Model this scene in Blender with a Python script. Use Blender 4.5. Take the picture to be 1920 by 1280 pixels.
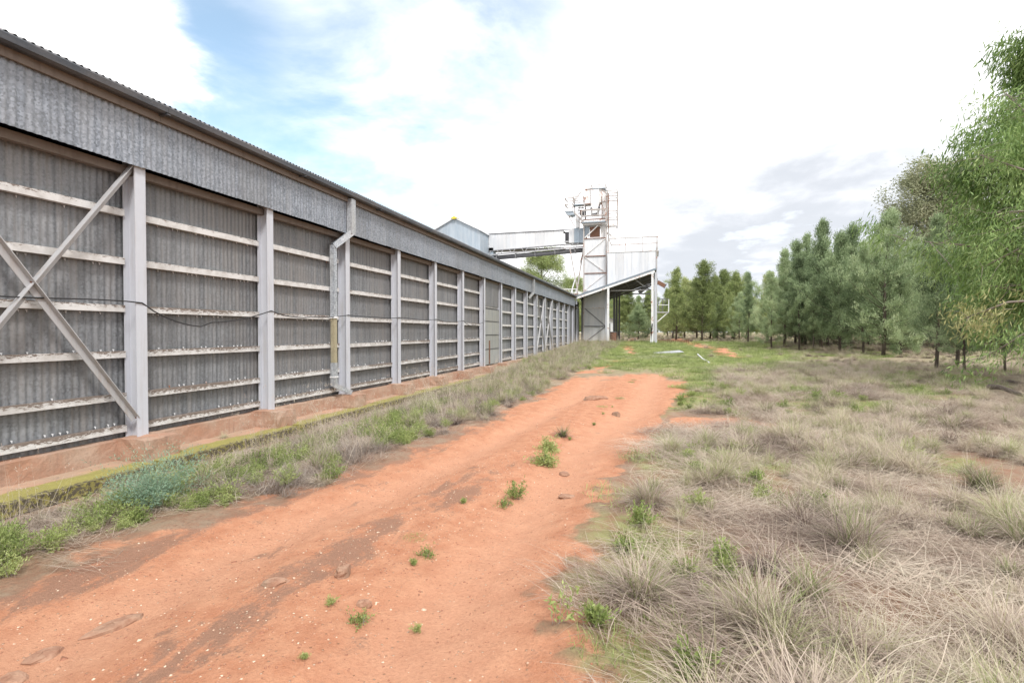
import bpy, math, random
import numpy as np
from mathutils import Vector, Matrix
for o in list(bpy.data.objects): bpy.data.objects.remove(o)
SC = bpy.context.scene
R = math.radians
# ------------------------------------------------------------------ camera
EYE = 1.65
YAW = R(14.95); PITCH = R(1.03)
cam_d = bpy.data.cameras.new('camera'); cam = bpy.data.objects.new('camera', cam_d)
SC.collection.objects.link(cam); SC.camera = cam
cam.location = (0, 0, EYE); cam.rotation_euler = (math.pi/2 - PITCH, 0, YAW)
cam_d.lens = 18.75; cam_d.sensor_width = 36; cam_d.clip_start = 0.05; cam_d.clip_end = 3000
CAMR = cam.rotation_euler.to_matrix()

# ------------------------------------------------------------------ node helpers
def nd(t, typ, ins=None, **props):
    n = t.nodes.new(typ)
    for k, v in props.items(): setattr(n, k, v)
    for k, v in (ins or {}).items():
        s = n.inputs[k]
        if isinstance(v, bpy.types.NodeSocket): t.links.new(v, s)
        else:
            if isinstance(v, tuple) and s.type == 'RGBA' and len(v) == 3: v = (*v, 1)
            s.default_value = v
    return n
def mix(t, f, a, b, blend='MIX'):
    return nd(t, 'ShaderNodeMix', {0: f, 6: a, 7: b}, data_type='RGBA', blend_type=blend).outputs[2]
def mt(t, op, a, b=0.0, c=0.0, clamp=False):
    return nd(t, 'ShaderNodeMath', {0: a, 1: b, 2: c}, operation=op, use_clamp=clamp).outputs[0]
def mr(t, v, a, b, c=0.0, d=1.0, smooth=True):
    return nd(t, 'ShaderNodeMapRange', {0: v, 1: a, 2: b, 3: c, 4: d}, interpolation_type='SMOOTHSTEP' if smooth else 'LINEAR').outputs[0]
def vm(t, v, s):
    return nd(t, 'ShaderNodeVectorMath', {0: v, 1: s}, operation='MULTIPLY').outputs[0]
def nz(t, v, scale, detail=4.0, rough=0.55, dist=0.0):
    return nd(t, 'ShaderNodeTexNoise', {'Vector': v, 'Scale': scale, 'Detail': detail, 'Roughness': rough, 'Distortion': dist}).outputs[0]
def attr(t, name):
    return nd(t, 'ShaderNodeAttribute', attribute_name=name)
def newmat(name):
    m = bpy.data.materials.new(name); m.use_nodes = True; t = m.node_tree
    for n in list(t.nodes): t.nodes.remove(n)
    out = nd(t, 'ShaderNodeOutputMaterial')
    bs = nd(t, 'ShaderNodeBsdfPrincipled'); t.links.new(bs.outputs[0], out.inputs[0])
    return m, t, bs
def setin(t, bs, name, v):
    s = bs.inputs[name]
    if isinstance(v, bpy.types.NodeSocket): t.links.new(v, s)
    else: s.default_value = (*v, 1) if (isinstance(v, tuple) and s.type == 'RGBA') else v
def bump(t, bs, h, strength=0.3, dist=0.01):
    b = nd(t, 'ShaderNodeBump', {'Height': h, 'Strength': strength, 'Distance': dist})
    t.links.new(b.outputs[0], bs.inputs['Normal'])
def wpos(t): return nd(t, 'ShaderNodeNewGeometry').outputs['Position']

# ------------------------------------------------------------------ sky, sun, exposure
SUN_EL, SUN_AZ = R(50), R(140)        # azimuth clockwise from +Y (north); sun behind the viewer's right shoulder
W = bpy.data.worlds.new('World'); SC.world = W; W.use_nodes = True
t = W.node_tree
for n in list(t.nodes): t.nodes.remove(n)
wo = nd(t, 'ShaderNodeOutputWorld')
sky = nd(t, 'ShaderNodeTexSky', sky_type='NISHITA', sun_disc=False, sun_elevation=SUN_EL, sun_rotation=SUN_AZ, air_density=1.0, dust_density=0.6, ozone_density=1.0)
dirv = nd(t, 'ShaderNodeTexCoord').outputs['Generated']
sep = nd(t, 'ShaderNodeSeparateXYZ', {0: dirv})
zc = mt(t, 'ADD', mt(t, 'MAXIMUM', sep.outputs[2], 0.0), 0.16)
pl = nd(t, 'ShaderNodeCombineXYZ', {0: mt(t, 'DIVIDE', sep.outputs[0], zc), 1: mt(t, 'DIVIDE', sep.outputs[1], zc), 2: 0.0}).outputs[0]
n1 = nz(t, pl, 1.9, 9.0, 0.58, 0.25)
n2 = nz(t, nd(t, 'ShaderNodeVectorMath', {0: pl, 1: (7.3, 2.1, 4.0)}, operation='ADD').outputs[0], 0.42, 5.0, 0.5)
def pdir(px, py):
    v = CAMR @ Vector(((px-960)/1000, -(py-640)/1000, -1)); v.normalize(); return v
def spot(px, py, r0, r1):      # smooth blob round a direction of the sky (1 inside r0 radians, 0 outside r1)
    d = nd(t, 'ShaderNodeVectorMath', {0: dirv, 1: tuple(pdir(px, py))}, operation='DOT_PRODUCT').outputs['Value']
    return mr(t, mt(t, 'ADD', d, mt(t, 'MULTIPLY', mt(t, 'SUBTRACT', n1, 0.5), 0.05)), math.cos(r1), math.cos(r0))
gap = mt(t, 'MAXIMUM', spot(320, 90, 0.04, 0.34), mt(t, 'MULTIPLY', spot(640, 230, 0.05, 0.40), 0.88))
gap = mt(t, 'MAXIMUM', gap, mt(t, 'MULTIPLY', spot(860, 60, 0.04, 0.30), 0.85))
gap = mt(t, 'SUBTRACT', gap, mt(t, 'MULTIPLY', spot(80, 70, 0.03, 0.21), 1.0))
cov = mt(t, 'ADD', mt(t, 'SUBTRACT', mt(t, 'MULTIPLY', n1, 1.25), mt(t, 'MULTIPLY', gap, 0.56)), 0.20)
cloud = mr(t, cov, 0.14, 0.72)
gb = mt(t, 'MAXIMUM', mt(t, 'MAXIMUM', spot(1340, 525, 0.06, 0.22), spot(1520, 450, 0.05, 0.22)), mt(t, 'MULTIPLY', spot(1660, 430, 0.03, 0.18), .8))
grey = mt(t, 'MULTIPLY', gb, mr(t, n1, 0.25, 0.60, 0.88, 1.0))
whitegap = spot(1490, 515, 0.02, 0.085)
ccol = mix(t, mt(t, 'MULTIPLY', mr(t, n2, 0.35, 0.75), 0.35), (1.05, 1.05, 1.06), (0.84, 0.86, 0.90))
ccol = mix(t, mt(t, 'MULTIPLY', grey, 0.85), ccol, (0.42, 0.45, 0.50))
ccol = mix(t, mt(t, 'MULTIPLY', whitegap, 0.7), ccol, (0.70, 0.74, 0.80))
b1 = nd(t, 'ShaderNodeBackground', {0: mix(t, 1.0, sky.outputs[0], (0.80, 1.0, 0.95), 'MULTIPLY'), 1: 0.15})
b2 = nd(t, 'ShaderNodeBackground', {0: ccol, 1: 0.95})
# thin veil over the blue
veil = mt(t, 'ADD', mt(t, 'MULTIPLY', cloud, 0.86), 0.14)
ms = nd(t, 'ShaderNodeMixShader', {0: veil, 1: b1.outputs[0], 2: b2.outputs[0]})
t.links.new(ms.outputs[0], wo.inputs[0])
sd = bpy.data.lights.new('sun', 'SUN'); sun = bpy.data.objects.new('sun', sd); SC.collection.objects.link(sun)
sd.energy = 2.0; sd.angle = R(11); sd.color = (1.0, 0.975, 0.94)
sdir = Vector((math.sin(SUN_AZ)*math.cos(SUN_EL), math.cos(SUN_AZ)*math.cos(SUN_EL), math.sin(SUN_EL)))
sun.rotation_euler = sdir.to_track_quat('Z', 'Y').to_euler()
vs = SC.view_settings; vs.view_transform = 'Standard'; vs.look = 'None'; vs.gamma = 1; vs.use_curve_mapping = False
vs.exposure = 0.72

# ------------------------------------------------------------------ numpy noise and terrain
def _h(ix, iy, s):
    n = (ix.astype(np.int64)*374761393 + iy.astype(np.int64)*668265263 + s*1274126177) & 0x7fffffff
    n = ((n ^ (n >> 13))*1274126177) & 0x7fffffff
    return ((n ^ (n >> 16)) & 0xffff)/65535.0
def vnoise(x, y, s=0):
    x = np.asarray(x, float); y = np.asarray(y, float)
    ix = np.floor(x); iy = np.floor(y); fx = x-ix; fy = y-iy
    fx = fx*fx*(3-2*fx); fy = fy*fy*(3-2*fy)
    a = _h(ix, iy, s); b = _h(ix+1, iy, s); c = _h(ix, iy+1, s); d = _h(ix+1, iy+1, s)
    return (a*(1-fx)+b*fx)*(1-fy) + (c*(1-fx)+d*fx)*fy
def fbm(x, y, s=0, o=4):
    r = 0; a = .5; tot = 0
    for i in range(o):
        r = r + a*vnoise(x*2**i, y*2**i, s+i*17); tot += a; a *= .5
    return r/tot
def sst(a, b, x):
    q = np.clip((x-a)/(b-a), 0, 1); return q*q*(3-2*q)
def Hbase(X, Y):
    q = np.clip((np.asarray(Y, float)-8)/36, 0, 1.9)
    return 0.77*np.minimum(q, 1.0)**1.6 + 0.25*sst(0, 1, (q-1)/0.9)
def ray(px, py): return CAMR @ Vector(((px-960)/1000, -(py-640)/1000, -1))
def at(px, py, dz=0.0):
    """ground point seen at a place in the photograph"""
    v = ray(px, py); z = 0.0
    for _ in range(60):
        k = (EYE - z - dz)/max(-v.z, 1e-4); k = min(k, 400)
        z = 0.6*z + 0.4*float(Hbase(k*v.x, k*v.y))
    return k*v.x, k*v.y
LE = [at(*p) for p in [(0,1110),(200,1040),(420,962),(600,905),(760,850),(900,792),(1000,748),(1062,708)]]
RE = [at(*p) for p in [(1085,1278),(1100,1150),(1112,1050),(1128,950),(1200,840),(1262,765),(1296,702)]]
LX = ([-2.5]+[p[1] for p in LE]+[26], [-4.6]+[p[0] for p in LE]+[-2.0])
RX = ([-2.5]+[p[1] for p in RE]+[27], [-0.1]+[p[0] for p in RE]+[1.9])
def XL(Y): return np.interp(Y, *LX)
def XR(Y): return np.interp(Y, *RX)
SPUR = [at(*p) for p in [(1385,672),(1372,666),(1345,655),(1300,645),(1262,636)]] + [(10, 75), (10, 110)]
LANE = [at(*p) for p in [(1090,700),(1150,684),(1185,664)]] + [(-2.2, 44), (-2.2, 60), (0, 90)]
BARE = [at(*p) for p in [(1330, 798), (1395, 800)]]+[at(1330, 925), at(1385, 950)][:0]
def dist_path(X, Y, P):
    d = np.full(np.shape(X), 1e9)
    for (x0, y0), (x1, y1) in zip(P[:-1], P[1:]):
        vx, vy = x1-x0, y1-y0; L = vx*vx+vy*vy
        q = np.clip(((X-x0)*vx+(Y-y0)*vy)/L, 0, 1)
        d = np.minimum(d, np.hypot(X-x0-q*vx, Y-y0-q*vy))
    return d
def trackness(X, Y):
    w = (fbm(X*1.3, Y*1.3, 5, 4)-.5)*0.9
    w2 = (fbm(X*5, Y*5, 6, 3)-.5)*.5
    a = np.minimum(X-XL(Y)+w+w2, XR(Y)-X+w+w2)
    m = sst(-0.2, 0.3, a)*(1-sst(15.5, 22.5, Y+w*9))
    s = (1-sst(0.3, 1.0, dist_path(X, Y, SPUR)+w*1.8))*.85
    l = (1-sst(0.1, 0.6, dist_path(X, Y, LANE)+w*1.6+.15))*0.8
    bare = (1-sst(.5, 1.0, dist_path(X, Y, BARE)+w*1.3))*.9
    return np.clip(np.maximum(np.maximum(m, s), np.maximum(l, bare)), 0, 1)
def rutness(X, Y):
    Wd = XR(Y)-XL(Y)
    q = (X-XL(Y))/Wd
    w = (fbm(X*.7, Y*.35, 9, 3)-.5)*.12
    return np.maximum(np.exp(-((q-.27+w)/.10)**2), np.exp(-((q-.76+w)/.12)**2))
def H(X, Y):
    X = np.asarray(X, float); Y = np.asarray(Y, float)
    z = Hbase(X, Y)
    tr = trackness(X, Y)
    near = 1-sst(25, 60, np.hypot(X, Y))
    z = z + near*(1-tr)*(fbm(X*1.1, Y*1.1, 3, 4)-.42)*0.16
    z = z + near*tr*(-0.075*rutness(X, Y) + (fbm(X*2.2, Y*1.4, 11, 5)-.5)*.075 + (fbm(X*9, Y*9, 12, 3)-.5)*.012)
    z = z + near*(1-tr)*(fbm(X*8, Y*8, 13, 3)-.5)*.03
    # keep low beside the shed footing
    f = sst(-4.6, -5.5, X)*(1-sst(14, 22, Y))
    z = z*(1-f) + f*(-0.10 + 0.02*fbm(X*3, Y*3, 4, 2))
    return z

# ------------------------------------------------------------------ object helpers
def tag(o, label=None, cat=None, group=None, kind=None):
    if label: o['label'] = label
    if cat: o['category'] = cat
    if group: o['group'] = group
    if kind: o['kind'] = kind
    return o
def thing(name, loc, label, cat, group=None, rz=0.0):
    o = bpy.data.objects.new(name, None); SC.collection.objects.link(o)
    o.location = loc; o.rotation_euler = (0, 0, rz); o.empty_display_size = .2
    return tag(o, label, cat, group)
def wl(o):
    v = Vector((0, 0, 0))
    while o is not None: v += Vector(o.location); o = o.parent
    return v
def put(name, mesh, parent=None, loc=(0, 0, 0), rot=(0, 0, 0), scale=(1, 1, 1)):
    """an object with shared mesh data at a world place (parents are unrotated)"""
    o = bpy.data.objects.new(name, mesh); SC.collection.objects.link(o)
    o.parent = parent; o.location = Vector(loc) - (wl(parent) if parent else Vector((0, 0, 0)))
    o.rotation_euler = rot; o.scale = scale
    return o
def npmesh(name, V, F, mats, attrs=None, smooth=False, midx=None):
    """V (n,3); F: list of arrays each (m,k)"""
    me = bpy.data.meshes.new(name)
    V = np.asarray(V, np.float32); me.vertices.add(len(V)); me.vertices.foreach_set('co', V.ravel())
    idx = np.concatenate([np.asarray(f, np.int32).ravel() for f in F])
    tot = np.concatenate([np.full(len(f), f.shape[1], np.int32) for f in F])
    st = np.concatenate([[0], np.cumsum(tot)[:-1]]).astype(np.int32)
    me.loops.add(len(idx)); me.loops.foreach_set('vertex_index', idx)
    me.polygons.add(len(tot)); me.polygons.foreach_set('loop_start', st)
    if smooth: me.polygons.foreach_set('use_smooth', np.ones(len(tot), bool))
    for m in mats: me.materials.append(m)
    if midx is not None: me.polygons.foreach_set('material_index', np.asarray(midx, np.int32))
    for k, a in (attrs or {}).items():
        at_ = me.attributes.new(k, 'FLOAT', 'POINT'); at_.data.foreach_set('value', np.asarray(a, np.float32))
    me.update(calc_edges=True); return me
class MB:
    def __init__(s): s.v = []; s.f = []
    def poly(s, V, F):
        b = len(s.v); s.v += [tuple(v) for v in V]; s.f += [tuple(i+b for i in f) for f in F]; return s
    def box(s, x0, x1, y0, y1, z0, z1):
        return s.poly([(x0,y0,z0),(x1,y0,z0),(x1,y1,z0),(x0,y1,z0),(x0,y0,z1),(x1,y0,z1),(x1,y1,z1),(x0,y1,z1)],
                      [(0,3,2,1),(4,5,6,7),(0,1,5,4),(1,2,6,5),(2,3,7,6),(3,0,4,7)])
    def beam(s, a, b, w, h, up=(0, 0, 1)):
        a = Vector(a); b = Vector(b); d = (b-a).normalized(); u = Vector(up)
        if abs(d.dot(u)) > .98: u = Vector((0, 1, 0))
        r = d.cross(u).normalized(); u = r.cross(d)
        V = [p + r*sx*w/2 + u*sz*h/2 for p in (a, b) for sx, sz in ((-1,-1),(1,-1),(1,1),(-1,1))]
        return s.poly(V, [(0,1,2,3),(7,6,5,4),(0,4,5,1),(1,5,6,2),(2,6,7,3),(3,7,4,0)])
    def angle(s, a, b, w, th=.008, up=(0, 0, 1), flip=1):
        """an L section"""
        a = Vector(a); b = Vector(b); d = (b-a).normalized(); u = Vector(up)
        if abs(d.dot(u)) > .98: u = Vector((0, 1, 0))
        r = d.cross(u).normalized()*flip; u = (r.cross(d))
        pr = [(0,0),(w,0),(w,th),(th,th),(th,w),(0,w)]
        V = [p + r*x + u*z for p in (a, b) for x, z in pr]
        F = [tuple(range(6)), tuple(range(11, 5, -1))] + [(i, i+6, (i+1) % 6+6, (i+1) % 6) for i in range(6)]
        return s.poly(V, F)
    def tube(s, P, r, n=8, r1=None):
        P = [Vector(p) for p in P]; N = len(P); V = []
        for i, p in enumerate(P):
            d = (P[min(i+1, N-1)]-P[max(i-1, 0)]).normalized()
            u = Vector((0, 0, 1)) if abs(d.z) < .9 else Vector((1, 0, 0))
            a = d.cross(u).normalized(); b = a.cross(d)
            rr = r if r1 is None else r + (r1-r)*i/max(N-1, 1)
            V += [p + a*math.cos(k*2*math.pi/n)*rr + b*math.sin(k*2*math.pi/n)*rr for k in range(n)]
        F = [(i*n+k, i*n+(k+1) % n, (i+1)*n+(k+1) % n, (i+1)*n+k) for i in range(N-1) for k in range(n)]
        F += [tuple(range(n-1, -1, -1)), tuple((N-1)*n+k for k in range(n))]
        return s.poly(V, F)
    def prism(s, P, y0, y1):
        """polygon in x,z extruded along y"""
        n = len(P); V = [(x, y0, z) for x, z in P] + [(x, y1, z) for x, z in P]
        return s.poly(V, [tuple(range(n)), tuple(range(2*n-1, n-1, -1))] + [(i, i+n, (i+1) % n+n, (i+1) % n) for i in range(n)])
    def mesh(s, name, mat, off=(0, 0, 0), smooth=False):
        me = bpy.data.meshes.new(name); o = Vector(off)
        me.from_pydata([tuple(Vector(v)-o) for v in s.v], [], s.f); me.materials.append(mat)
        import bmesh
        bm = bmesh.new(); bm.from_mesh(me); bmesh.ops.recalc_face_normals(bm, faces=bm.faces); bm.to_mesh(me); bm.free()
        if smooth: me.polygons.foreach_set('use_smooth', [True]*len(me.polygons))
        return me
    def build(s, name, mat, parent=None, smooth=False):
        """mesh written in world coordinates; origin at its centre"""
        c = sum((Vector(v) for v in s.v), Vector())/len(s.v)
        return put(name, s.mesh(name, mat, c, smooth), parent, c)

# ------------------------------------------------------------------ materials
def m_metal(name, c1, c2, stain=(.20, .14, .10), stain_amt=.5, metal=.25, rough=.5, streak=(6, 6, .5), spangle=.25, spec=.5):
    m, t, bs = newmat(name); p = wpos(t)
    st = nz(t, vm(t, p, streak), 1.6, 6, .6)
    big = nz(t, p, .5, 3, .5)
    sp = nd(t, 'ShaderNodeTexVoronoi', {'Vector': p, 'Scale': 42.0}).outputs['Color']
    spv = nd(t, 'ShaderNodeSeparateColor', {0: sp}).outputs[0]
    col = mix(t, mr(t, st, .35, .68), c1, c2)
    col = mix(t, spangle, col, mix(t, spv, (.0, .0, .0), tuple(min(1, c*2.0) for c in c2)), 'MIX') if spangle else col
    stn = mt(t, 'MULTIPLY', mr(t, mt(t, 'ADD', mt(t, 'MULTIPLY', st, .6), mt(t, 'MULTIPLY', big, .55)), .50, .72), stain_amt)
    col = mix(t, stn, col, stain)
    oi = nd(t, 'ShaderNodeObjectInfo').outputs['Random']
    col = mix(t, mr(t, oi, 0, 1, 0, .20, False), col, tuple(x*.45 for x in stain))
    setin(t, bs, 'Base Color', col); setin(t, bs, 'Metallic', metal)
    setin(t, bs, 'Roughness', mr(t, spv, 0, 1, rough-.1, rough+.15)); setin(t, bs, 'Specular IOR Level', spec)
    bump(t, bs, nz(t, p, 30, 3), .15, .004)
    return m
M = {}
M['wall'] = m_metal('weathered_galvanised_wall', (.135, .142, .152), (.265, .275, .290), (.18, .155, .135), .50, .15, .55, (5, 9, .35), .16)
M['fascia'] = m_metal('galvanised_fascia', (.19, .212, .248), (.30, .328, .375), (.20, .185, .17), .32, .25, .48, (4, 7, .5), .34)
M['doorgrey'] = m_metal('grey_door_boards', (.28, .29, .29), (.40, .41, .41), (.27, .25, .18), .4, .05, .6, (4, 4, .6), .05)
M['roof'] = m_metal('galvanised_roof', (.20, .21, .22), (.30, .31, .32), (.15, .10, .07), .5, .3, .5)
M['gutter'] = m_metal('dull_gutter_metal', (.05, .058, .072), (.10, .11, .13), (.12, .09, .07), .35, .2, .5, (1, 1, 5), .1)
M['pipe'] = m_metal('galvanised_downpipe', (.34, .37, .42), (.48, .52, .58), (.30, .26, .20), .4, .25, .45, (3, 3, .6), .25)
M['pipeyellow'] = m_metal('faded_yellow_downpipe', (.36, .33, .24), (.48, .43, .28), (.30, .24, .16), .5, .1, .5, (8, 8, .4), .1)
M['bluepanel'] = m_metal('pale_blue_grey_sheet', (.34, .41, .48), (.46, .53, .60), (.30, .30, .30), .25, .15, .5, (3, 3, .4), .08)
M['whitesheet'] = m_metal('white_weathered_sheet', (.66, .68, .71), (.80, .81, .83), (.55, .50, .46), .22, .1, .5, (3, 3, .35), .05)
M['undershade'] = m_metal('painted_underside_shade', (.05, .05, .055), (.09, .09, .095), (.05, .04, .035), .4, .1, .6, (2, 2, 2), .05)  # near-black colour carries the shade below the canopy roof
M['canopyroof'] = m_metal('blue_grey_canopy_roof', (.18, .22, .27), (.28, .33, .38), (.15, .14, .13), .4, .2, .5, (3, 3, 3), .1)

def m_paint(name, c, dirt=(.30, .24, .20), amt=.35, rough=.45, rust=0.0, rust_col=(.22, .075, .03)):
    m, t, bs = newmat(name); p = wpos(t)
    st = nz(t, vm(t, p, (8, 8, .7)), 1.5, 6, .6)
    fine = nz(t, p, 9, 6, .65)
    col = mix(t, mr(t, fine, .3, .7, 0, .12), c, tuple(x*.7 for x in c))
    col = mix(t, mt(t, 'MULTIPLY', mr(t, st, .48, .75), amt), col, dirt)
    if rust:
        rm = mr(t, mt(t, 'ADD', mt(t, 'MULTIPLY', fine, .5), mt(t, 'MULTIPLY', nz(t, p, 1.7, 4, .6), .5)), .62-rust*.2, .66-rust*.2)
        col = mix(t, rm, col, mix(t, nz(t, p, 20, 4), rust_col, tuple(x*2 for x in rust_col)))
    setin(t, bs, 'Base Color', col); setin(t, bs, 'Roughness', mr(t, fine, .3, .7, rough, rough+.2))
    bump(t, bs, fine, .12, .003)
    return m
M['post'] = m_paint('grey_white_painted_steel', (.51, .525, .57), (.33, .29, .26), .40)
M['brace'] = m_paint('galvanised_flat_bar', (.42, .42, .43), (.30, .23, .18), .5)
M['white'] = m_paint('white_painted_steel', (.76, .77, .78), (.45, .36, .30), .3, .45, .25)
M['rustwhite'] = m_paint('white_paint_flaking_to_rust', (.76, .75, .74), (.42, .30, .22), .30, .5, .36)
M['thin'] = m_paint('grey_painted_rail_rusting', (.46, .43, .41), (.26, .17, .12), .6, .5, .30)
M['rust'] = m_paint('rusted_iron', (.20, .10, .065), (.12, .06, .04), .6, .75)
M['yellow'] = m_paint('yellow_painted_cap', (.75, .58, .05), (.4, .3, .1), .2)
M['darksteel'] = m_paint('dark_grimy_steel', (.12, .12, .13), (.10, .07, .05), .5)
M['darkpipe'] = m_paint('dull_grey_steel_tube', (.17, .17, .18), (.20, .15, .11), .4)
M['timberbrown'] = m_paint('brown_weathered_timber', (.185, .150, .128), (.11, .08, .065), .6, .7)
M['cable'] = m_paint('black_rubber', (.025, .025, .028), (.08, .07, .06), .2, .5)

m, t, bs = newmat('peeling_white_rail_paint'); p = wpos(t)   # white paint coming off dark timber, worst on the upper edge
oc = nd(t, 'ShaderNodeSeparateXYZ', {0: nd(t, 'ShaderNodeTexCoord').outputs['Object']})
rnd = nd(t, 'ShaderNodeObjectInfo').outputs['Random']
zz = nd(t, 'ShaderNodeSeparateXYZ', {0: p}).outputs[2]
pz = nz(t, vm(t, p, (1, 1, 4)), 16, 8, .72)
pb = nz(t, vm(t, p, (1, .8, 1)), 1.6, 4, .6)
worn = mt(t, 'ADD', mt(t, 'ADD', mt(t, 'MULTIPLY', mt(t, 'ADD', pz, .0), 1.0), mt(t, 'MULTIPLY', mt(t, 'SUBTRACT', pb, .5), .42)), mt(t, 'MULTIPLY', oc.outputs[2], 3.0))
worn = mt(t, 'ADD', worn, mt(t, 'MULTIPLY', mt(t, 'SUBTRACT', rnd, .5), .12))
worn = mt(t, 'ADD', worn, mr(t, zz, .3, 3.4, .03, -.13, False))
wm = mr(t, worn, .525, .565)
tim = mix(t, nz(t, vm(t, p, (10, 1, 30)), 4, 5), (.10, .075, .06), (.27, .22, .19))
pc = mix(t, mr(t, nz(t, p, 5, 5), .35, .7), (.64, .63, .62), (.47, .45, .43))
setin(t, bs, 'Base Color', mix(t, wm, pc, tim)); setin(t, bs, 'Roughness', .6)
bump(t, bs, mt(t, 'SUBTRACT', 1.0, wm), .35, .003); M['rail'] = m

m, t, bs = newmat('red_stained_concrete'); p = wpos(t)
a = nz(t, p, 2.2, 7, .62); b = nz(t, p, 26, 5, .7); s_ = nz(t, vm(t, p, (6, 6, .8)), 2, 5)
col = mix(t, mr(t, a, .32, .68), (.40, .215, .14), (.46, .33, .25))
col = mix(t, mr(t, s_, .55, .8, 0, .6), col, (.20, .13, .10))
col = mix(t, mr(t, b, .3, .7, 0, .35), col, (.28, .19, .14))
setin(t, bs, 'Base Color', col); setin(t, bs, 'Roughness', .9); bump(t, bs, mt(t, 'ADD', b, a), .6, .02); M['footing'] = m

m, t, bs = newmat('mossy_concrete'); p = wpos(t)
a = nz(t, p, 1.3, 6, .6, .4); b = nz(t, p, 22, 6, .7); c_ = nz(t, vm(t, p, (3, .8, 1)), 1.5, 6, .65)
px_ = nd(t, 'ShaderNodeSeparateXYZ', {0: p}).outputs[0]
mossf = mt(t, 'ADD', mt(t, 'MULTIPLY', c_, .8), mr(t, px_, -6.30, -6.0, 0.02, .36))
col = mix(t, mr(t, a, .35, .65), (.47, .27, .18), (.38, .27, .19))
col = mix(t, mr(t, mossf, .50, .66), col, mix(t, b, (.20, .17, .05), (.37, .34, .10)))
col = mix(t, mr(t, mt(t, 'MULTIPLY', b, mr(t, px_, -6.05, -5.82, .7, 1.25)), .52, .66), col, (.09, .075, .05))
setin(t, bs, 'Base Color', col); setin(t, bs, 'Roughness', .95); bump(t, bs, mt(t, 'ADD', b, c_), .6, .015); M['apron'] = m

m, t, bs = newmat('red_earth'); p = wpos(t)
tr = attr(t, 'track').outputs['Fac']; rut = attr(t, 'rut').outputs['Fac']; gr = attr(t, 'green').outputs['Fac']; dp = attr(t, 'damp').outputs['Fac']; gv = attr(t, 'gravel').outputs['Fac']
f1 = nz(t, p, 5, 8, .65); f2 = nz(t, p, 45, 5, .7); f3 = nz(t, vm(t, p, (1.4, .6, 1)), 2.1, 7, .62, .5); f4 = nz(t, p, 160, 3, .7)
red = mix(t, mr(t, f1, .3, .7), (.43, .18, .095), (.57, .29, .17))
red = mix(t, mr(t, rut, 0, 1, 0, .55), red, (.58, .315, .20))
red = mix(t, mr(t, f2, .42, .74, 0, .42), red, (.29, .125, .075))
dm = mr(t, mt(t, 'ADD', mt(t, 'ADD', mt(t, 'MULTIPLY', f3, .85), mt(t, 'MULTIPLY', f1, .35)), mt(t, 'ADD', mt(t, 'MULTIPLY', dp, .20), mt(t, 'MULTIPLY', mt(t, 'SUBTRACT', f2, .5), .22))), .72, .83)
crust = mix(t, f2, (.175, .10, .068), (.28, .165, .115))
red = mix(t, mt(t, 'MULTIPLY', dm, .85), red, crust)
red = mix(t, mr(t, f4, .3, .8, 0, .4), red, (.58, .33, .23))
vor = nd(t, 'ShaderNodeTexVoronoi', {'Vector': p, 'Scale': 30.0, 'Randomness': 1.0})
peb = mt(t, 'MULTIPLY', mt(t, 'SUBTRACT', 1.0, mr(t, vor.outputs['Distance'], .14, .22)), mr(t, nd(t, 'ShaderNodeSeparateColor', {0: vor.outputs['Color']}).outputs[0], .66, .70))
red = mix(t, mt(t, 'MULTIPLY', peb, .8), red, mix(t, nd(t, 'ShaderNodeSeparateColor', {0: vor.outputs['Color']}).outputs[1], (.30, .17, .10), (.66, .50, .38)))
far_ = mr(t, nd(t, 'ShaderNodeSeparateXYZ', {0: p}).outputs[1], 8, 26)
soil = mix(t, mr(t, f1, .35, .65), mix(t, far_, (.31, .175, .115), (.30, .25, .165)), mix(t, far_, (.34, .25, .18), (.38, .33, .23)))
soil = mix(t, mr(t, f2, .4, .7, 0, .6), soil, (.20, .14, .10))
grn = mix(t, mr(t, f2, .3, .7), (.20, .27, .07), (.32, .36, .12))
soil = mix(t, mt(t, 'MULTIPLY', gr, mr(t, f1, .35, .6, .15, .75)), soil, grn)
col = mix(t, mr(t, mt(t, 'ADD', tr, mt(t, 'MULTIPLY', mt(t, 'SUBTRACT', f1, .5), .9)), .3, .7), soil, red)
col = mix(t, mt(t, 'MULTIPLY', gv, mr(t, f1, .35, .6)), col, mix(t, f2, (.16, .15, .145), (.32, .30, .29)))
setin(t, bs, 'Base Color', col); setin(t, bs, 'Roughness', .95); setin(t, bs, 'Specular IOR Level', .15)
hgt = mt(t, 'ADD', mt(t, 'ADD', mt(t, 'MULTIPLY', f2, .8), mt(t, 'MULTIPLY', f1, 1.4)), mt(t, 'MULTIPLY', peb, .7))
bump(t, bs, mt(t, 'ADD', hgt, mt(t, 'MULTIPLY', f4, .30)), .85, .024); M['ground'] = m

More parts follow.
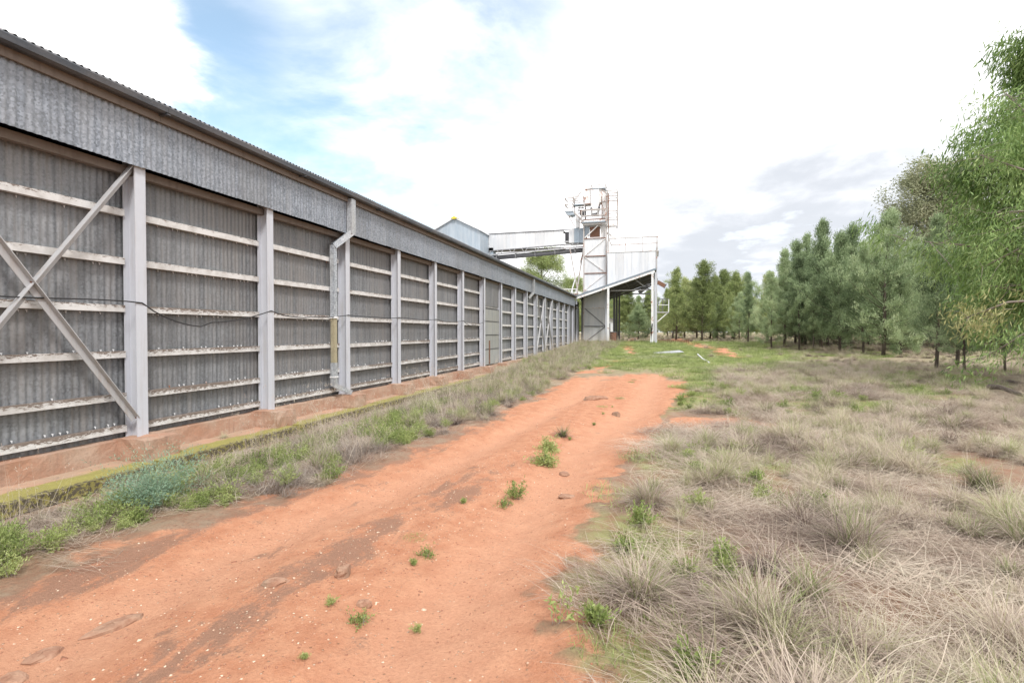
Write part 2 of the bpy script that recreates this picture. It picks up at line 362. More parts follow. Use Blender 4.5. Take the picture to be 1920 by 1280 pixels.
def m_leaf(name, stops, trans=.25, rough=.55, patch=.8, inst=.6):
    """blade/leaf colour from per-blade random with painted root and inner shade, per-plant random and a drift over the ground"""
    m, t, bs = newmat(name); p = wpos(t)
    r_ = attr(t, 'rnd').outputs['Fac']; oi = nd(t, 'ShaderNodeObjectInfo').outputs['Random']
    big = nz(t, p, patch, 3, .6)
    v = mt(t, 'ADD', mt(t, 'MULTIPLY', r_, .55), mt(t, 'ADD', mt(t, 'MULTIPLY', mt(t, 'SUBTRACT', big, .5), 1.1), mt(t, 'MULTIPLY', mt(t, 'SUBTRACT', oi, .5), inst)))
    v = mt(t, 'ADD', v, .22)
    cr = nd(t, 'ShaderNodeValToRGB', {0: v}); e = cr.color_ramp.elements
    while len(e) < len(stops): e.new(.5)
    for i, (ps, c) in enumerate(stops): e[i].position = ps; e[i].color = (*c, 1)
    setin(t, bs, 'Base Color', cr.outputs[0]); setin(t, bs, 'Roughness', rough); setin(t, bs, 'Specular IOR Level', .25)
    out = [n for n in t.nodes if n.type == 'OUTPUT_MATERIAL'][0]
    tl = nd(t, 'ShaderNodeBsdfTranslucent', {0: cr.outputs[0]})
    ms = nd(t, 'ShaderNodeMixShader', {0: trans, 1: bs.outputs[0], 2: tl.outputs[0]})
    t.links.new(ms.outputs[0], out.inputs[0])
    return m
M['dry'] = m_leaf('dry_tussock_blades', [(0, (.10, .07, .06)), (.18, (.26, .20, .17)), (.38, (.48, .395, .33)), (.64, (.60, .515, .41)), (.90, (.40, .40, .21)), (1, (.60, .55, .42))], patch=1.3)  # darkest stops put the shade of tussock bases into the colour
M['straw'] = m_leaf('grey_straw_litter', [(0, (.22, .16, .13)), (.35, (.42, .33, .27)), (.65, (.56, .47, .38)), (1, (.64, .58, .47))])
M['fieldgreen'] = m_leaf('soft_green_blades', [(0, (.17, .20, .075)), (.5, (.26, .31, .12)), (1, (.38, .40, .20))])
M['weed'] = m_leaf('bright_weed_leaves', [(0, (.14, .19, .055)), (.4, (.27, .34, .11)), (1, (.44, .48, .20))])
M['bluebush'] = m_leaf('blue_green_shrub_leaves', [(0, (.14, .24, .16)), (.5, (.25, .38, .27)), (1, (.38, .48, .34))], inst=0)
M['twig'] = m_leaf('grey_dead_twigs', [(0, (.16, .13, .11)), (.5, (.27, .23, .20)), (1, (.36, .31, .27))], 0)
M['cyp'] = m_leaf('cypress_foliage', [(0, (.06, .085, .045)), (.25, (.21, .28, .15)), (.55, (.37, .46, .26)), (1, (.60, .67, .42))], .36, .6, .25, .35)  # dark low stops paint the shade inside the crowns
M['cypy'] = m_leaf('yellow_green_foliage', [(0, (.09, .11, .045)), (.35, (.25, .31, .12)), (.65, (.42, .48, .21)), (1, (.60, .62, .34))], .36, .6, .2, .4)
M['euc'] = m_leaf('hanging_gum_leaves', [(0, (.05, .09, .03)), (.3, (.13, .22, .06)), (.65, (.27, .38, .13)), (1, (.48, .55, .27))], .3, .45, .7, .0)
M['eucbrown'] = m_leaf('yellowing_gum_leaves', [(0, (.20, .19, .07)), (.4, (.34, .34, .14)), (.75, (.42, .42, .20)), (1, (.52, .42, .24))], .3, .5, 2, .0)
M['eucolive'] = m_leaf('olive_gum_foliage', [(0, (.15, .16, .09)), (.3, (.28, .30, .18)), (.65, (.40, .41, .26)), (1, (.52, .48, .36))], .3, .6, .3, .0)
m, t, bs = newmat('rough_dark_bark'); p = wpos(t)
b = nz(t, vm(t, p, (8, 8, 1.5)), 3, 6, .7)
setin(t, bs, 'Base Color', mix(t, b, (.045, .036, .03), (.16, .125, .10))); setin(t, bs, 'Roughness', .95); bump(t, bs, b, .8, .03); M['bark'] = m
m, t, bs = newmat('pale_gum_bark'); p = wpos(t)
b = nz(t, vm(t, p, (5, 5, 1)), 3, 6, .7)
setin(t, bs, 'Base Color', mix(t, b, (.14, .11, .09), (.36, .31, .27))); setin(t, bs, 'Roughness', .9); bump(t, bs, b, .5, .02); M['palebark'] = m
m, t, bs = newmat('field_stone'); p = wpos(t)
b = nz(t, p, 12, 6, .7); c_ = nz(t, p, 2.5, 4)
oi = nd(t, 'ShaderNodeObjectInfo').outputs['Random']
col = mix(t, mr(t, b, .3, .7), (.24, .115, .07), (.38, .23, .155)); col = mix(t, mr(t, c_, .45, .7, 0, .7), col, (.22, .17, .12))
setin(t, bs, 'Base Color', col); setin(t, bs, 'Roughness', .9); bump(t, bs, b, .7, .02); M['stone'] = m
m, t, bs = newmat('quartz_pebble'); p = wpos(t)
oi = nd(t, 'ShaderNodeObjectInfo').outputs['Random']
cr = nd(t, 'ShaderNodeValToRGB', {0: oi}); e = cr.color_ramp.elements; e[0].color = (.30, .13, .075, 1); e[1].color = (.60, .47, .35, 1); e[0].position = .45; e[1].position = .92
e.new(.78).color = (.44, .24, .15, 1)
setin(t, bs, 'Base Color', cr.outputs[0]); setin(t, bs, 'Roughness', .7); M['pebble'] = m

# ------------------------------------------------------------------ ground sheet
def axis(lo, hi, f0, f1, fine, g=1.13, mx=14):
    a = list(np.arange(f0, f1+1e-6, fine)); s = fine
    while a[-1] < hi: s = min(s*g, mx); a.append(a[-1]+s)
    s = fine
    while a[0] > lo: s = min(s*g, mx); a.insert(0, a[0]-s)
    return np.array(a)
gx = axis(-420, 420, -6.2, 5.0, .05, 1.06); gy = axis(-120, 700, .8, 11, .05, 1.045)
X, Y = np.meshgrid(gx, gy); X = X.ravel(); Y = Y.ravel()
Z = H(X, Y)
TR = trackness(X, Y); RU = rutness(X, Y)*(Y < 26)
def greenness(X, Y):
    g = sst(17, 24, Y + (fbm(X*.5, Y*.5, 21, 3)-.5)*8)*(1-sst(44, 56, Y))*sst(-6.2, -4.5, X)*(1-sst(4.5, 8, X-(Y-22)*.12 + (fbm(X*.4, Y*.4, 22, 3)-.5)*5))
    e = np.exp(-((X-XR(Y)-.6)/.9)**2)*(Y < 26)*sst(.36, .52, fbm(X*1.2, Y*.8, 23, 3))
    f = sst(.54, .64, fbm(X*.6, Y*.6, 24, 3))*.8*(X > XR(Y)-.3)
    v = sst(-3.4, -4.6, X)*.12
    return np.clip(np.maximum(np.maximum(g, e), np.maximum(f, v)), 0, 1)
GR = greenness(X, Y)*(1-TR)
Q = (X-XL(Y))/(XR(Y)-XL(Y))
DP = np.exp(-((Q-.50+(fbm(X*.5, Y*.4, 31, 3)-.5)*.3)/.10)**2)*sst(9, 5, Y) + np.exp(-((Q-.04)/.10)**2)*sst(13, 8, Y)
GVX, GVY = at(1235, 668)
GV = np.exp(-(((X-GVX)/2.2)**2 + ((Y-GVY)/1.9)**2))
nx, ny = len(gx), len(gy)
ii, jj = np.meshgrid(np.arange(nx-1), np.arange(ny-1)); q0 = (jj*nx+ii).ravel()
F = np.stack([q0, q0+1, q0+nx+1, q0+nx], 1)
me = npmesh('ground', np.stack([X, Y, Z], 1), [F], [M['ground']], {'track': TR, 'rut': RU, 'green': GR, 'damp': np.clip(DP, 0, 1), 'gravel': GV}, smooth=True)
tag(put('ground', me), kind='structure')

# ------------------------------------------------------------------ corrugated sheet meshes
def corr(name, mat, width, length, pitch=.0794, amp=.006, axis_='wall', n=None, seg=6, th=.0015):
    """sheet with waves across `width` (local Y), running along `length`; 'wall': z up facing +X, 'roof': along -X"""
    nn = n or int(round(width/pitch)); k = nn*seg
    y = np.linspace(0, width, k+1); w = amp*np.sin(y/width*nn*2*math.pi)
    w[-1] += .006; w[0] -= .001     # lapped edge stands a little proud
    if axis_ == 'wall':
        A = np.stack([w, y, np.zeros_like(y)], 1); B = A + (0, 0, length); T = (-th, 0, 0)
    else:
        A = np.stack([np.zeros_like(y), y, w], 1); B = A + (-length, 0, 0); T = (0, 0, -th)
    V0 = np.concatenate([A, B, A+T, B+T]); V = np.concatenate([V0, V0]); N = k+1; i = np.arange(k)
    F = np.concatenate([np.stack([i, i+1, N+i+1, N+i], 1), np.stack([2*N+i+1, 2*N+i, 3*N+i, 3*N+i+1], 1),
                        np.stack([2*N+i, 2*N+i+1, i+1, i], 1)+4*N, np.stack([N+i, N+i+1, 3*N+i+1, 3*N+i], 1)+4*N])
    return npmesh(name, V, [F], [mat], smooth=True)

# ------------------------------------------------------------------ the long storage shed
BAY = 2.383; Y0 = 5.38; SW = BAY/3
K0, K1 = -5, 17
YS, YE = Y0+K0*BAY, Y0+18*BAY
XC = -6.60      # cladding plane
shed = thing('storage_shed', (-12, 20, 0), 'long grey corrugated iron storage shed with white steel posts along the red track', 'shed')
m_ws = corr('wall_sheet', M['wall'], SW, 3.72-.24)
m_fs = corr('fascia_sheet', M['fascia'], SW, .775)
PIT = R(19.5); RL = 10.9/math.cos(PIT)
m_rs = corr('roof_sheet', M['roof'], SW, RL, amp=.013, axis_='roof')
random.seed(4)
nsheet = (18-K0)*3
for i in range(nsheet):
    y = YS+i*SW
    if y > 0.5:   # seams alternate proud and tucked
        pass
    put('wall_sheet', m_ws, shed, (XC+(.0015 if i % 2 else 0), y, .29+random.uniform(-.01, .01)))
    if y < Y0+15.9*BAY: put('fascia_sheet', m_fs, shed, (-6.30+(.002 if i % 2 else 0), y, 3.735+random.uniform(-.004, .004)), (0, R(random.uniform(-.4, .4)), 0))
    put('roof_sheet', m_rs, shed, (-6.13+random.uniform(-.006, .006), y, 4.585+(.0015 if i % 2 else 0)), (0, PIT, 0))
# I-section post
def isec(x0, x1, yc, fw, z0, z1, tf=.014, tw=.010):
    b = MB()
    b.box(x1-tf, x1, yc-fw/2, yc+fw/2, z0, z1); b.box(x0, x0+tf, yc-fw/2, yc+fw/2, z0, z1)
    b.box(x0+tf, x1-tf, yc-tw/2, yc+tw/2, z0, z1)
    return b
m_post = isec(-6.545, -6.345, 0, .15, .30, 3.86).mesh('post', M['post'], (-6.445, 0, .30))
def blob(nx_, ny_, nz_, sx, sy, sz, seed, rough=.02):
    """rough block with worn edges, base at z=0"""
    rng = np.random.RandomState(seed); V = []; F = []; idx = {}
    def vid(i, j, k):
        if (i, j, k) not in idx:
            p = np.array([i/nx_-.5, j/ny_-.5, k/nz_]); c = p - (0, 0, .5)
            e = np.sum(np.abs(c) > .49)
            if e >= 2: c = c*(1-.03*(e-1))
            p = c + (0, 0, .5); p = p*(sx, sy, sz) + rng.uniform(-rough, rough, 3)*(e < 3)
            idx[(i, j, k)] = len(V); V.append(tuple(p))
        return idx[(i, j, k)]
    for i in range(nx_):
        for j in range(ny_):
            F.append((vid(i,j,0), vid(i,j+1,0), vid(i+1,j+1,0), vid(i+1,j,0))); F.append((vid(i,j,nz_), vid(i+1,j,nz_), vid(i+1,j+1,nz_), vid(i,j+1,nz_)))
    for i in range(nx_):
        for k in range(nz_):
            F.append((vid(i,0,k), vid(i+1,0,k), vid(i+1,0,k+1), vid(i,0,k+1))); F.append((vid(i,ny_,k), vid(i,ny_,k+1), vid(i+1,ny_,k+1), vid(i+1,ny_,k)))
    for j in range(ny_):
        for k in range(nz_):
            F.append((vid(0,j,k), vid(0,j,k+1), vid(0,j+1,k+1), vid(0,j+1,k))); F.append((vid(nx_,j,k), vid(nx_,j+1,k), vid(nx_,j+1,k+1), vid(nx_,j,k+1)))
    return V, F
peds = []
for s in range(3):
    V, F_ = blob(4, 5, 3, .54, .52, .35, s, .013); b = MB(); b.poly(V, F_); peds.append(b.mesh('concrete_pedestal', M['footing']))
railz = [3.69, 3.153, 2.545, 1.94, 1.36, .825, .427]
m_rail = [MB().box(-.035, .035, -(BAY-.16)/2, (BAY-.16)/2, -.043, .043).mesh('wall_rail', M['rail']) for _ in range(1)][0]
m_top = MB().box(-.045, .045, -(BAY-.012)/2, (BAY-.012)/2, -.05, .05).mesh('eave_beam', M['timberbrown'])
m_base = MB().box(-.02, .02, -(BAY-.17)/2, (BAY-.17)/2, -.03, .03).mesh('base_plate', M['post'])
DOORBAY = 6
for k in range(K0, K1+1):
    yc = Y0+k*BAY
    put('post', m_post, shed, (-6.445, yc, .30))
    put('concrete_pedestal', peds[k % 3], shed, (-6.31+random.uniform(-.02, .02), yc, -.03), (0, 0, 0 if k % 2 else math.pi))
    if k == K1: continue
    ym = yc+BAY/2
    put('eave_beam', m_top, shed, (-6.50, ym, 3.69+.0))
    for j, z in enumerate(railz[1:]):
        if k == DOORBAY or k >= 15: continue
        put('wall_rail', m_rail, shed, (-6.545+random.uniform(-.004, .004), ym, z+random.uniform(-.008, .008)), (R(random.uniform(-.12, .12)), R(random.uniform(-1.5, 1.5)), 0))
# screw ends showing under the rails
b = MB(); random.seed(8)
for k in range(-1, 9):
    for z in railz[1:]:
        for q in range(28):
            y = Y0+k*BAY+.12+q*SW/10
            if y > Y0+(k+1)*BAY-.1 or random.random() < .72: continue
            r = .0055; zz_ = z-.060 if z > 1.6 else z+.060
            b.poly([(-6.585, y-r, zz_+.012), (-6.585, y+r, zz_+.012), (-6.555, y, zz_+.012), (-6.565, y, zz_-.02)], [(0, 1, 2), (0, 3, 1), (1, 3, 2), (2, 3, 0)])
o = b.build('rail_fixings', M['white'], shed); o['kind'] = 'stuff'
# footing under the cladding: a rough reddish concrete upstand, bay by bay
for k in range(K0, K1):
    V, F_ = blob(3, 12, 3, .30, BAY-.02, .36, 40+k, .006); b = MB(); b.poly(V, F_)
    put('footing', b.mesh('footing', M['footing']), shed, (-6.60, Y0+k*BAY+BAY/2, -.06))
# gutter, fascia board, in lengths
for i in range(-2, 9):
    y0, y1 = i*5.6, i*5.6+5.6-.004
    if y0 > 44: continue
    y1 = min(y1, 43.9)
    prof = [(-6.245, 4.57), (-6.245, 4.482), (-6.15, 4.474), (-6.118, 4.495), (-6.112, 4.56), (-6.122, 4.575), (-6.118, 4.548), (-6.128, 4.502), (-6.155, 4.484), (-6.237, 4.492), (-6.237, 4.57)]
    MB().prism(prof, y0, y1).build('gutter', M['gutter'], shed)
    MB().box(-6.275, -6.248, y0, y1, 4.385, 4.575).build('fascia_board', M['timberbrown'], shed)
    MB().box(-6.255, -6.105, y0-.03, y0+.02, 4.460, 4.473).build('gutter_strap', M['gutter'], shed)
    MB().box(-6.255, -6.105, y0+2.8, y0+2.83, 4.460, 4.473).build('gutter_strap', M['gutter'], shed)
# hidden body of the shed: far slope, far wall, end walls, soffit between fascia and wall
RXg = -6.13-10.9
rz_ = 4.585+10.9*math.tan(PIT)
MB().poly([(RXg, YS, rz_-.01), (RXg, YE, rz_-.01), (RXg-10.9, YE, 4.57), (RXg-10.9, YS, 4.57), (RXg, YS, rz_-.03), (RXg, YE, rz_-.03), (RXg-10.9, YE, 4.55), (RXg-10.9, YS, 4.55)],
          [(0,1,2,3),(7,6,5,4),(0,4,5,1),(1,5,6,2),(2,6,7,3),(3,7,4,0)]).build('far_roof', M['roof'], shed)
MB().box(RXg-10.5, RXg-10.46, YS, YE, 0, 4.6).build('far_wall', M['wall'], shed)
for ye in (YS+.02, YE-.05):
    MB().prism([(-6.62, 0), (-6.62, 4.32), (RXg, rz_-.15), (RXg-10.45, 4.5), (RXg-10.45, 0)], ye, ye+.03).build('end_wall', M['wall'], shed)
MB().prism([(RXg-.28, rz_-.06), (RXg, rz_+.06), (RXg+.28, rz_-.06), (RXg, rz_+.04)], YS, YE).build('ridge_cap', M['roof'], shed)
# diagonal braces
def xbrace(ya, yb, zl=.56, zh=3.80, x=-6.40):
    MB().angle((x, ya, zh), (x, yb, zl), .075, .008, (1, 0, 0)).build('diagonal_brace', M['brace'], shed)
    MB().angle((x-.02, ya, zl), (x-.02, yb, zh), .075, .008, (1, 0, 0)).build('diagonal_brace', M['brace'], shed)
    for y, z in ((ya, zl), (yb, zl), ((ya+yb)/2, (zl+zh)/2)):
        MB().tube([(x-.01, y, z), (x+.03, y, z)], .018, 6).build('bolt', M['rust'], shed)
xbrace(Y0-BAY, Y0-.05); xbrace(Y0+10*BAY+.05, Y0+11*BAY-.05); xbrace(Y0+11*BAY+.05, Y0+12*BAY-.05)
# infilled door bay
yd = Y0+DOORBAY*BAY+.09; wd = BAY-.18
MB().box(-6.58, -6.50, yd, yd+wd, 2.62, 2.68).build('door_header', M['rail'], shed)
m_in = corr('infill_sheet', M['wall'], wd/3, 1.05)
for i in range(3): put('infill_sheet', m_in, shed, (-6.47, yd+i*wd/3, 2.68))
zb = .34
for i, hh in enumerate((.62, .56, .54, .50)):
    MB().box(-6.50, -6.44, yd, yd+wd, zb, zb+hh-.025).build('door_board', M['doorgrey'], shed)
    MB().box(-6.49, -6.43, yd, yd+wd, zb+hh-.022, zb+hh-.003).build('door_batten', M['darksteel'], shed)
    zb += hh+.01
MB().box(-6.44, -6.40, yd+.75, yd+.79, .36, 1.3).build('door_latch_bar', M['rust'], shed)
# downpipes
def downpipe(yp, label=None, full=True):
    """square downpipe down the fascia, back to the wall and down"""
    b = MB(); w = .1
    xa = -6.22; yb = yp-.34
    top = MB().box(xa-.06, xa+.06, yp-.08, yp+.08, 3.72, 4.45).build('downpipe', M['pipe'], shed)
    if label: top['label'] = label
    b = MB().beam((xa, yp, 3.75), (-6.43, yb, 3.42), .14, .12); b.build('elbow', M['pipe'], top)
    if full:
        MB().box(-6.48, -6.38, yb-.055, yb+.055, 1.95, 3.44).build('pipe_length', M['pipe'], top)
        MB().box(-6.475, -6.385, yb-.05, yb+.05, 1.01, 1.95).build('pipe_length', M['pipeyellow'], top)
        MB().box(-6.48, -6.38, yb-.055, yb+.055, .52, 1.01).build('pipe_length', M['pipe'], top)
        MB().box(-6.49, -6.37, yb-.065, yb+.065, 1.93, 1.965).build('pipe_bracket', M['white'], top)
        MB().box(-6.49, -6.37, yb-.065, yb+.065, .70, .73).build('pipe_bracket', M['white'], top)
        MB().beam((-6.43, yb-.02, .55), (-6.20, yb+.27, .37), .11, .10).build('outlet_elbow', M['pipe'], top)
downpipe(Y0+2*BAY-.06, 'square galvanised downpipe with a yellowed middle length')
downpipe(Y0+9*BAY+.9, 'second downpipe, cranked under the fascia', False)
MB().box(-6.27, -6.15, 43.75, 43.87, 3.9, 4.5).build('downpipe', M['pipe'], shed)
# apron slabs and rail of the footing
y = YS; n_ = 0; random.seed(12)
while y < 26:
    L = random.uniform(2.6, 3.6)
    V, F_ = blob(6, 22, 1, .72, L-.015, .13, 70+n_, .008); b = MB(); b.poly(V, F_)
    o = put('apron_slab', b.mesh('apron_slab', M['apron']), None, (-6.16+random.uniform(-.02, .02), y+L/2, -.075), (R(random.uniform(-.2, .2)), R(random.uniform(-.4, 1.0)), 0))
    tag(o, kind='structure'); y += L; n_ += 1
# black cable draped along the middle rail
P = []; random.seed(3)
sag = {-1: .0, 0: .26, 1: .10, 2: .03, 3: .02, 4: .05, 5: .12}
for k in range(-2, 6):
    for q in range(12):
        f = q/12; y = Y0+(k+f)*BAY
        z = 2.02 - sag.get(k, 0)*4*f*(1-f)*(1.15 if f < .5 else .9) - .012*math.sin(f*7+k)
        P.append((-6.335 if q == 0 else -6.36-.06*math.sin(math.pi*f) if sag.get(k, 0) > .08 else -6.33-.05*math.sin(math.pi*f), y, z))
P += [(-6.34, Y0+6*BAY, 2.05), (-6.40, Y0+6*BAY-.02, 2.5)]
tag(MB().tube(P, .009, 6).build('electric_cable', M['cable'], smooth=True), 'thin black cable sagging along the middle rails of the shed wall', 'cable')

# ------------------------------------------------------------------ headhouse on the shed ridge
HY = 44.2
hh_ = thing('ridge_headhouse', (-17, 46, 7.5), 'pale blue gabled headhouse with a yellow ridge tip on the shed roof', 'headhouse')
def sheets_x(name, mat, parent, x0, x1, y, ztop, z0, n, proud=.0):
    """row of upright panels across x facing -Y with a top following ztop(x)"""
    w = (x1-x0)/n; zf = z0 if callable(z0) else (lambda x: z0)
    for i in range(n):
        a, b_ = x0+i*w, x0+(i+1)*w-.008; e = .003*(i % 2)
        N = 12; P = []
        for j in range(N+1):
            xx = a+(b_-a)*j/N; P.append((xx, -.012*math.sin(j*math.pi/1.5)*0 + (0.012 if j % 2 else 0)))
        V = [(xx, y-e-dy, zf(xx)) for xx, dy in P] + [(xx, y-e-dy, ztop(xx)) for xx, dy in P] + [(xx, y+.02, zf(xx)) for xx, dy in P] + [(xx, y+.02, ztop(xx)) for xx, dy in P]
        n1_ = N+1
        F_ = [(j, j+1, n1_+j+1, n1_+j) for j in range(N)] + [(2*n1_+j+1, 2*n1_+j, 3*n1_+j, 3*n1_+j+1) for j in range(N)] + [(n1_+j, n1_+j+1, 3*n1_+j+1, 3*n1_+j) for j in range(N)]
        F_ += [(0, n1_, 3*n1_, 2*n1_), (N, 2*n1_+N, 3*n1_+N, n1_+N)]
        MB().poly(V, F_).build(name, mat, parent)
gz = lambda x: 11.62-abs(x+17.0)*.49
sheets_x('gable_sheet', M['bluepanel'], hh_, -19.3, -14.7, HY, gz, 7.2, 6)
MB().box(-14.71, -14.67, HY, 47.6, 6.9, 10.42).build('side_wall', M['bluepanel'], hh_)
MB().box(-19.33, -19.29, HY, 47.6, 6.9, 10.42).build('side_wall', M['bluepanel'], hh_)
for s in (-1, 1):
    x1 = -17+s*2.45; z1 = 11.68-2.45*.49
    MB().poly([(-17, HY-.18, 11.70), (x1, HY-.18, z1), (x1, 47.7, z1), (-17, 47.7, 11.70), (-17, HY-.18, 11.60), (x1, HY-.18, z1-.10), (x1, 47.7, z1-.10), (-17, 47.7, 11.60)],
              [(0,1,2,3),(7,6,5,4),(0,4,5,1),(1,5,6,2),(2,6,7,3),(3,7,4,0)]).build('roof', M['whitesheet'], hh_)
MB().prism([(-17.33, 11.60), (-17, 11.78), (-16.67, 11.60), (-17, 11.52)], HY-.24, HY+.35).build('ridge_tip', M['yellow'], hh_)
MB().box(-14.72, -14.2, 46.6, 47.4, 7.0, 9.3).build('side_duct', M['bluepanel'], hh_)

# ------------------------------------------------------------------ conveyor gallery between headhouse and tower
GY = 46.6
cg = thing('conveyor_gallery', (-10, 47.2, 8), 'long white clad conveyor gallery crossing from the shed ridge to the tower', 'conveyor')
x0, x1 = -14.65, -7.75
zt = 10.55
n = 8
for i in range(n):
    a = x0+(x1-x0)*i/n; b_ = x0+(x1-x0)*(i+1)/n-.01
    zb0 = 9.03+(a-x0)*.04; zb1 = 9.03+(b_-x0)*.04
    MB().prism([(a, zb0), (b_, zb1), (b_, zt), (a, zt)], GY-.003*(i % 2), GY+.04).build('side_panel', M['whitesheet'], cg)
MB().box(x0, x1, GY+.05, GY+1.3, zt-.05, zt+.02).build('gallery_roof', M['darkpipe'], cg)
MB().beam((x0, GY-.03, zt+.02), (x1+.5, GY-.03, zt+.05), .08, .06).build('roof_edge', M['darkpipe'], cg)
MB().beam((x0, GY-.02, 9.00), (x1+1.9, GY-.02, 9.36), .10, .09).build('bottom_chord', M['darkpipe'], cg)
MB().box(x0, x1, GY+.06, GY+1.25, 9.05, 9.10).build('gallery_floor', M['darksteel'], cg)
MB().box(-7.70, -7.28, GY+.5, GY+1.1, 9.55, 10.5).build('drive_housing', M['darksteel'], cg)
MB().box(-7.72, -7.25, GY+.0, GY+.05, 9.50, 9.62).build('walkway_edge', M['brace'], cg)
for i, (a, b_, mm) in enumerate(((-7.27, -6.82, 'whitesheet'), (-6.81, -6.36, 'bluepanel'), (-6.35, -5.92, 'bluepanel'))):
    MB().box(a, b_, GY-.08, GY+1.3, 9.42, 10.68).build('end_panel', M[mm], cg)
MB().tube([(-14.6, GY+.35, 8.40), (-5.9, GY+.35, 8.82)], .20, 12).build('auger_tube', M['darkpipe'], cg, True)
MB().tube([(-14.6, GY+.1, 8.68), (-5.9, GY+.1, 9.08)], .07, 8).build('upper_pipe', M['brace'], cg, True)
for i in range(15):
    a = -14.4+i*.57; zc_ = 8.6+(a+14.6)*.048
    MB().beam((a, GY-.05, zc_+.42), (a+.28*(1 if i % 2 else -1), GY-.05, zc_-.02), .05, .05).build('truss_web', M['brace'], cg)
MB().beam((-14.5, GY-.05, 8.62), (-5.95, GY-.05, 9.02), .07, .07).build('truss_chord', M['brace'], cg)
for i in range(5):
    a = -14+i*1.8; zc_ = 8.42+(a+14.6)*.048
    MB().tube([(a, GY+.35, zc_), (a+.08, GY+.35, zc_+.004)], .25, 12).build('tube_flange', M['brace'], cg)
MB().beam((-13.9, GY+.35, 8.25), (-14.9, GY+.1, 7.75), .30, .26).build('discharge_chute', M['darkpipe'], cg)
for z in (0, 1, 2):
    MB().box(-14.25-.3*z, -14.15-.3*z, GY+.0, GY+.08, 8.10-.14*z, 8.22-.14*z).build('chute_rib', M['brace'], cg)
MB().beam((-7.2, GY-.05, 9.0), (-6.35, 45.8, 4.9), .07, .07).build('support_strut', M['thin'], cg)
MB().beam((-5.98, GY-.1, 8.9), (-6.5, 45.8, 4.9), .09, .09).build('support_strut', M['thin'], cg)
MB().beam((-6.1, GY-.15, 8.3), (-7.0, 45.8, 4.9), .07, .07).build('support_strut', M['white'], cg)
# small rusty walkway rail on the shed roof end
rr = thing('roof_walkway', (-7.2, 45.5, 4.6), 'small rusty handrail on the shed roof at the foot of the tower struts', 'handrail')
for a in (-7.6, -7.15, -6.7, -6.4):
    MB().box(a-.03, a+.03, 44.9, 44.96, 4.75, 5.25).build('stanchion', M['white'] if a > -7 else M['rust'], rr)
MB().box(-7.65, -6.3, 44.88, 44.98, 5.22, 5.29).build('handrail', M['rustwhite'], rr)
MB().box(-7.65, -6.3, 44.88, 45.5, 4.78, 4.86).build('deck', M['rust'], rr)

# ------------------------------------------------------------------ elevator tower
TX0, TX1, TY0, TY1 = -5.90, -3.98, 46.0, 47.9
tw = thing('elevator_tower', (-4.94, 46.9, .75), 'tall white clad grain elevator tower with rusty top platforms', 'tower')
tiers = [.6, 3.7, 5.2, 6.66, 8.12, 9.64]
for a, b_ in zip(tiers[:-1], tiers[1:]):
    MB().box(TX0+.05, TX1-.05, TY0+.03, TY0+.06, a+.04, b_-.04).build('cladding_panel', M['whitesheet'], tw)
    MB().box(TX1-.06, TX1-.03, TY0+.06, TY1-.06, a+.04, b_-.04).build('cladding_panel', M['whitesheet'], tw)
    MB().box(TX0+.03, TX0+.06, TY0+.06, TY1-.06, a+.04, b_-.04).build('cladding_panel', M['whitesheet'], tw)
    MB().box(TX0+.05, TX1-.05, TY1-.06, TY1-.03, a+.04, b_-.04).build('cladding_panel', M['whitesheet'], tw)
for x in (TX0, TX1):
    for y in (TY0, TY1):
        MB().box(x-.05, x+.05, y-.05, y+.05, .5, 10.9).build('corner_leg', M['thin'], tw)
for i, z in enumerate(tiers[1:]):
    MB().box(TX0+.05, TX1-.05, TY0-.045, TY0+.02, z-.035, z+.035).build('cross_rail', M['rust'] if i in (2, 3, 4) else M['rustwhite'], tw)
MB().box(TX0+.05, TX1-.05, TY0-.045, TY0+.02, 2.1, 2.16).build('cross_rail', M['darksteel'], tw)
for i, (a, b_) in enumerate(((.7, 2.1), (2.15, 3.7), (5.2, 6.6), (6.7, 8.1), (8.15, 9.6))):
    s = 1 if i % 2 == 0 else -1
    xa, xb = (TX0+.06, TX1-.06) if s > 0 else (TX1-.06, TX0+.06)
    MB().beam((xa, TY0-.01, a), (xb, TY0-.01, b_), .05, .05).build('diagonal_brace', M['rustwhite'] if i > 1 else M['darksteel'], tw)
# open stage under the platform
MB().box(-5.42, -4.55, TY0+.3, TY0+.36, 9.78, 10.68).build('rusty_plate', M['rust'], tw)
MB().box(-4.5, TX1-.1, TY0+.3, TY0+.36, 9.70, 10.68).build('stage_panel', M['rustwhite'], tw)
MB().box(TX0+.07, -5.45, TY0+.3, TY0+.36, 9.9, 10.7).build('stage_panel', M['bluepanel'], tw)
MB().beam((TX0+.1, TY0, 9.72), (-4.7, TY0, 10.7), .08, .08).build('stage_brace', M['rustwhite'], tw)
MB().beam((TX1, TY0+.3, 10.1), (-3.2, TY0+.3, 9.55), .14, .16).build('stage_brace', M['rustwhite'], tw)
# platform
MB().box(-6.0, -3.95, TY0-.12, TY1+.1, 10.78, 10.98).build('platform_beam', M['rustwhite'], tw)
MB().box(-5.95, -3.95, TY0-.06, TY0+.0, 11.20, 11.30).build('toe_rail', M['rust'], tw)
MB().box(-5.9, -3.97, TY0-.09, TY0-.05, 10.98, 11.2).build('kick_plate', M['rustwhite'], tw)
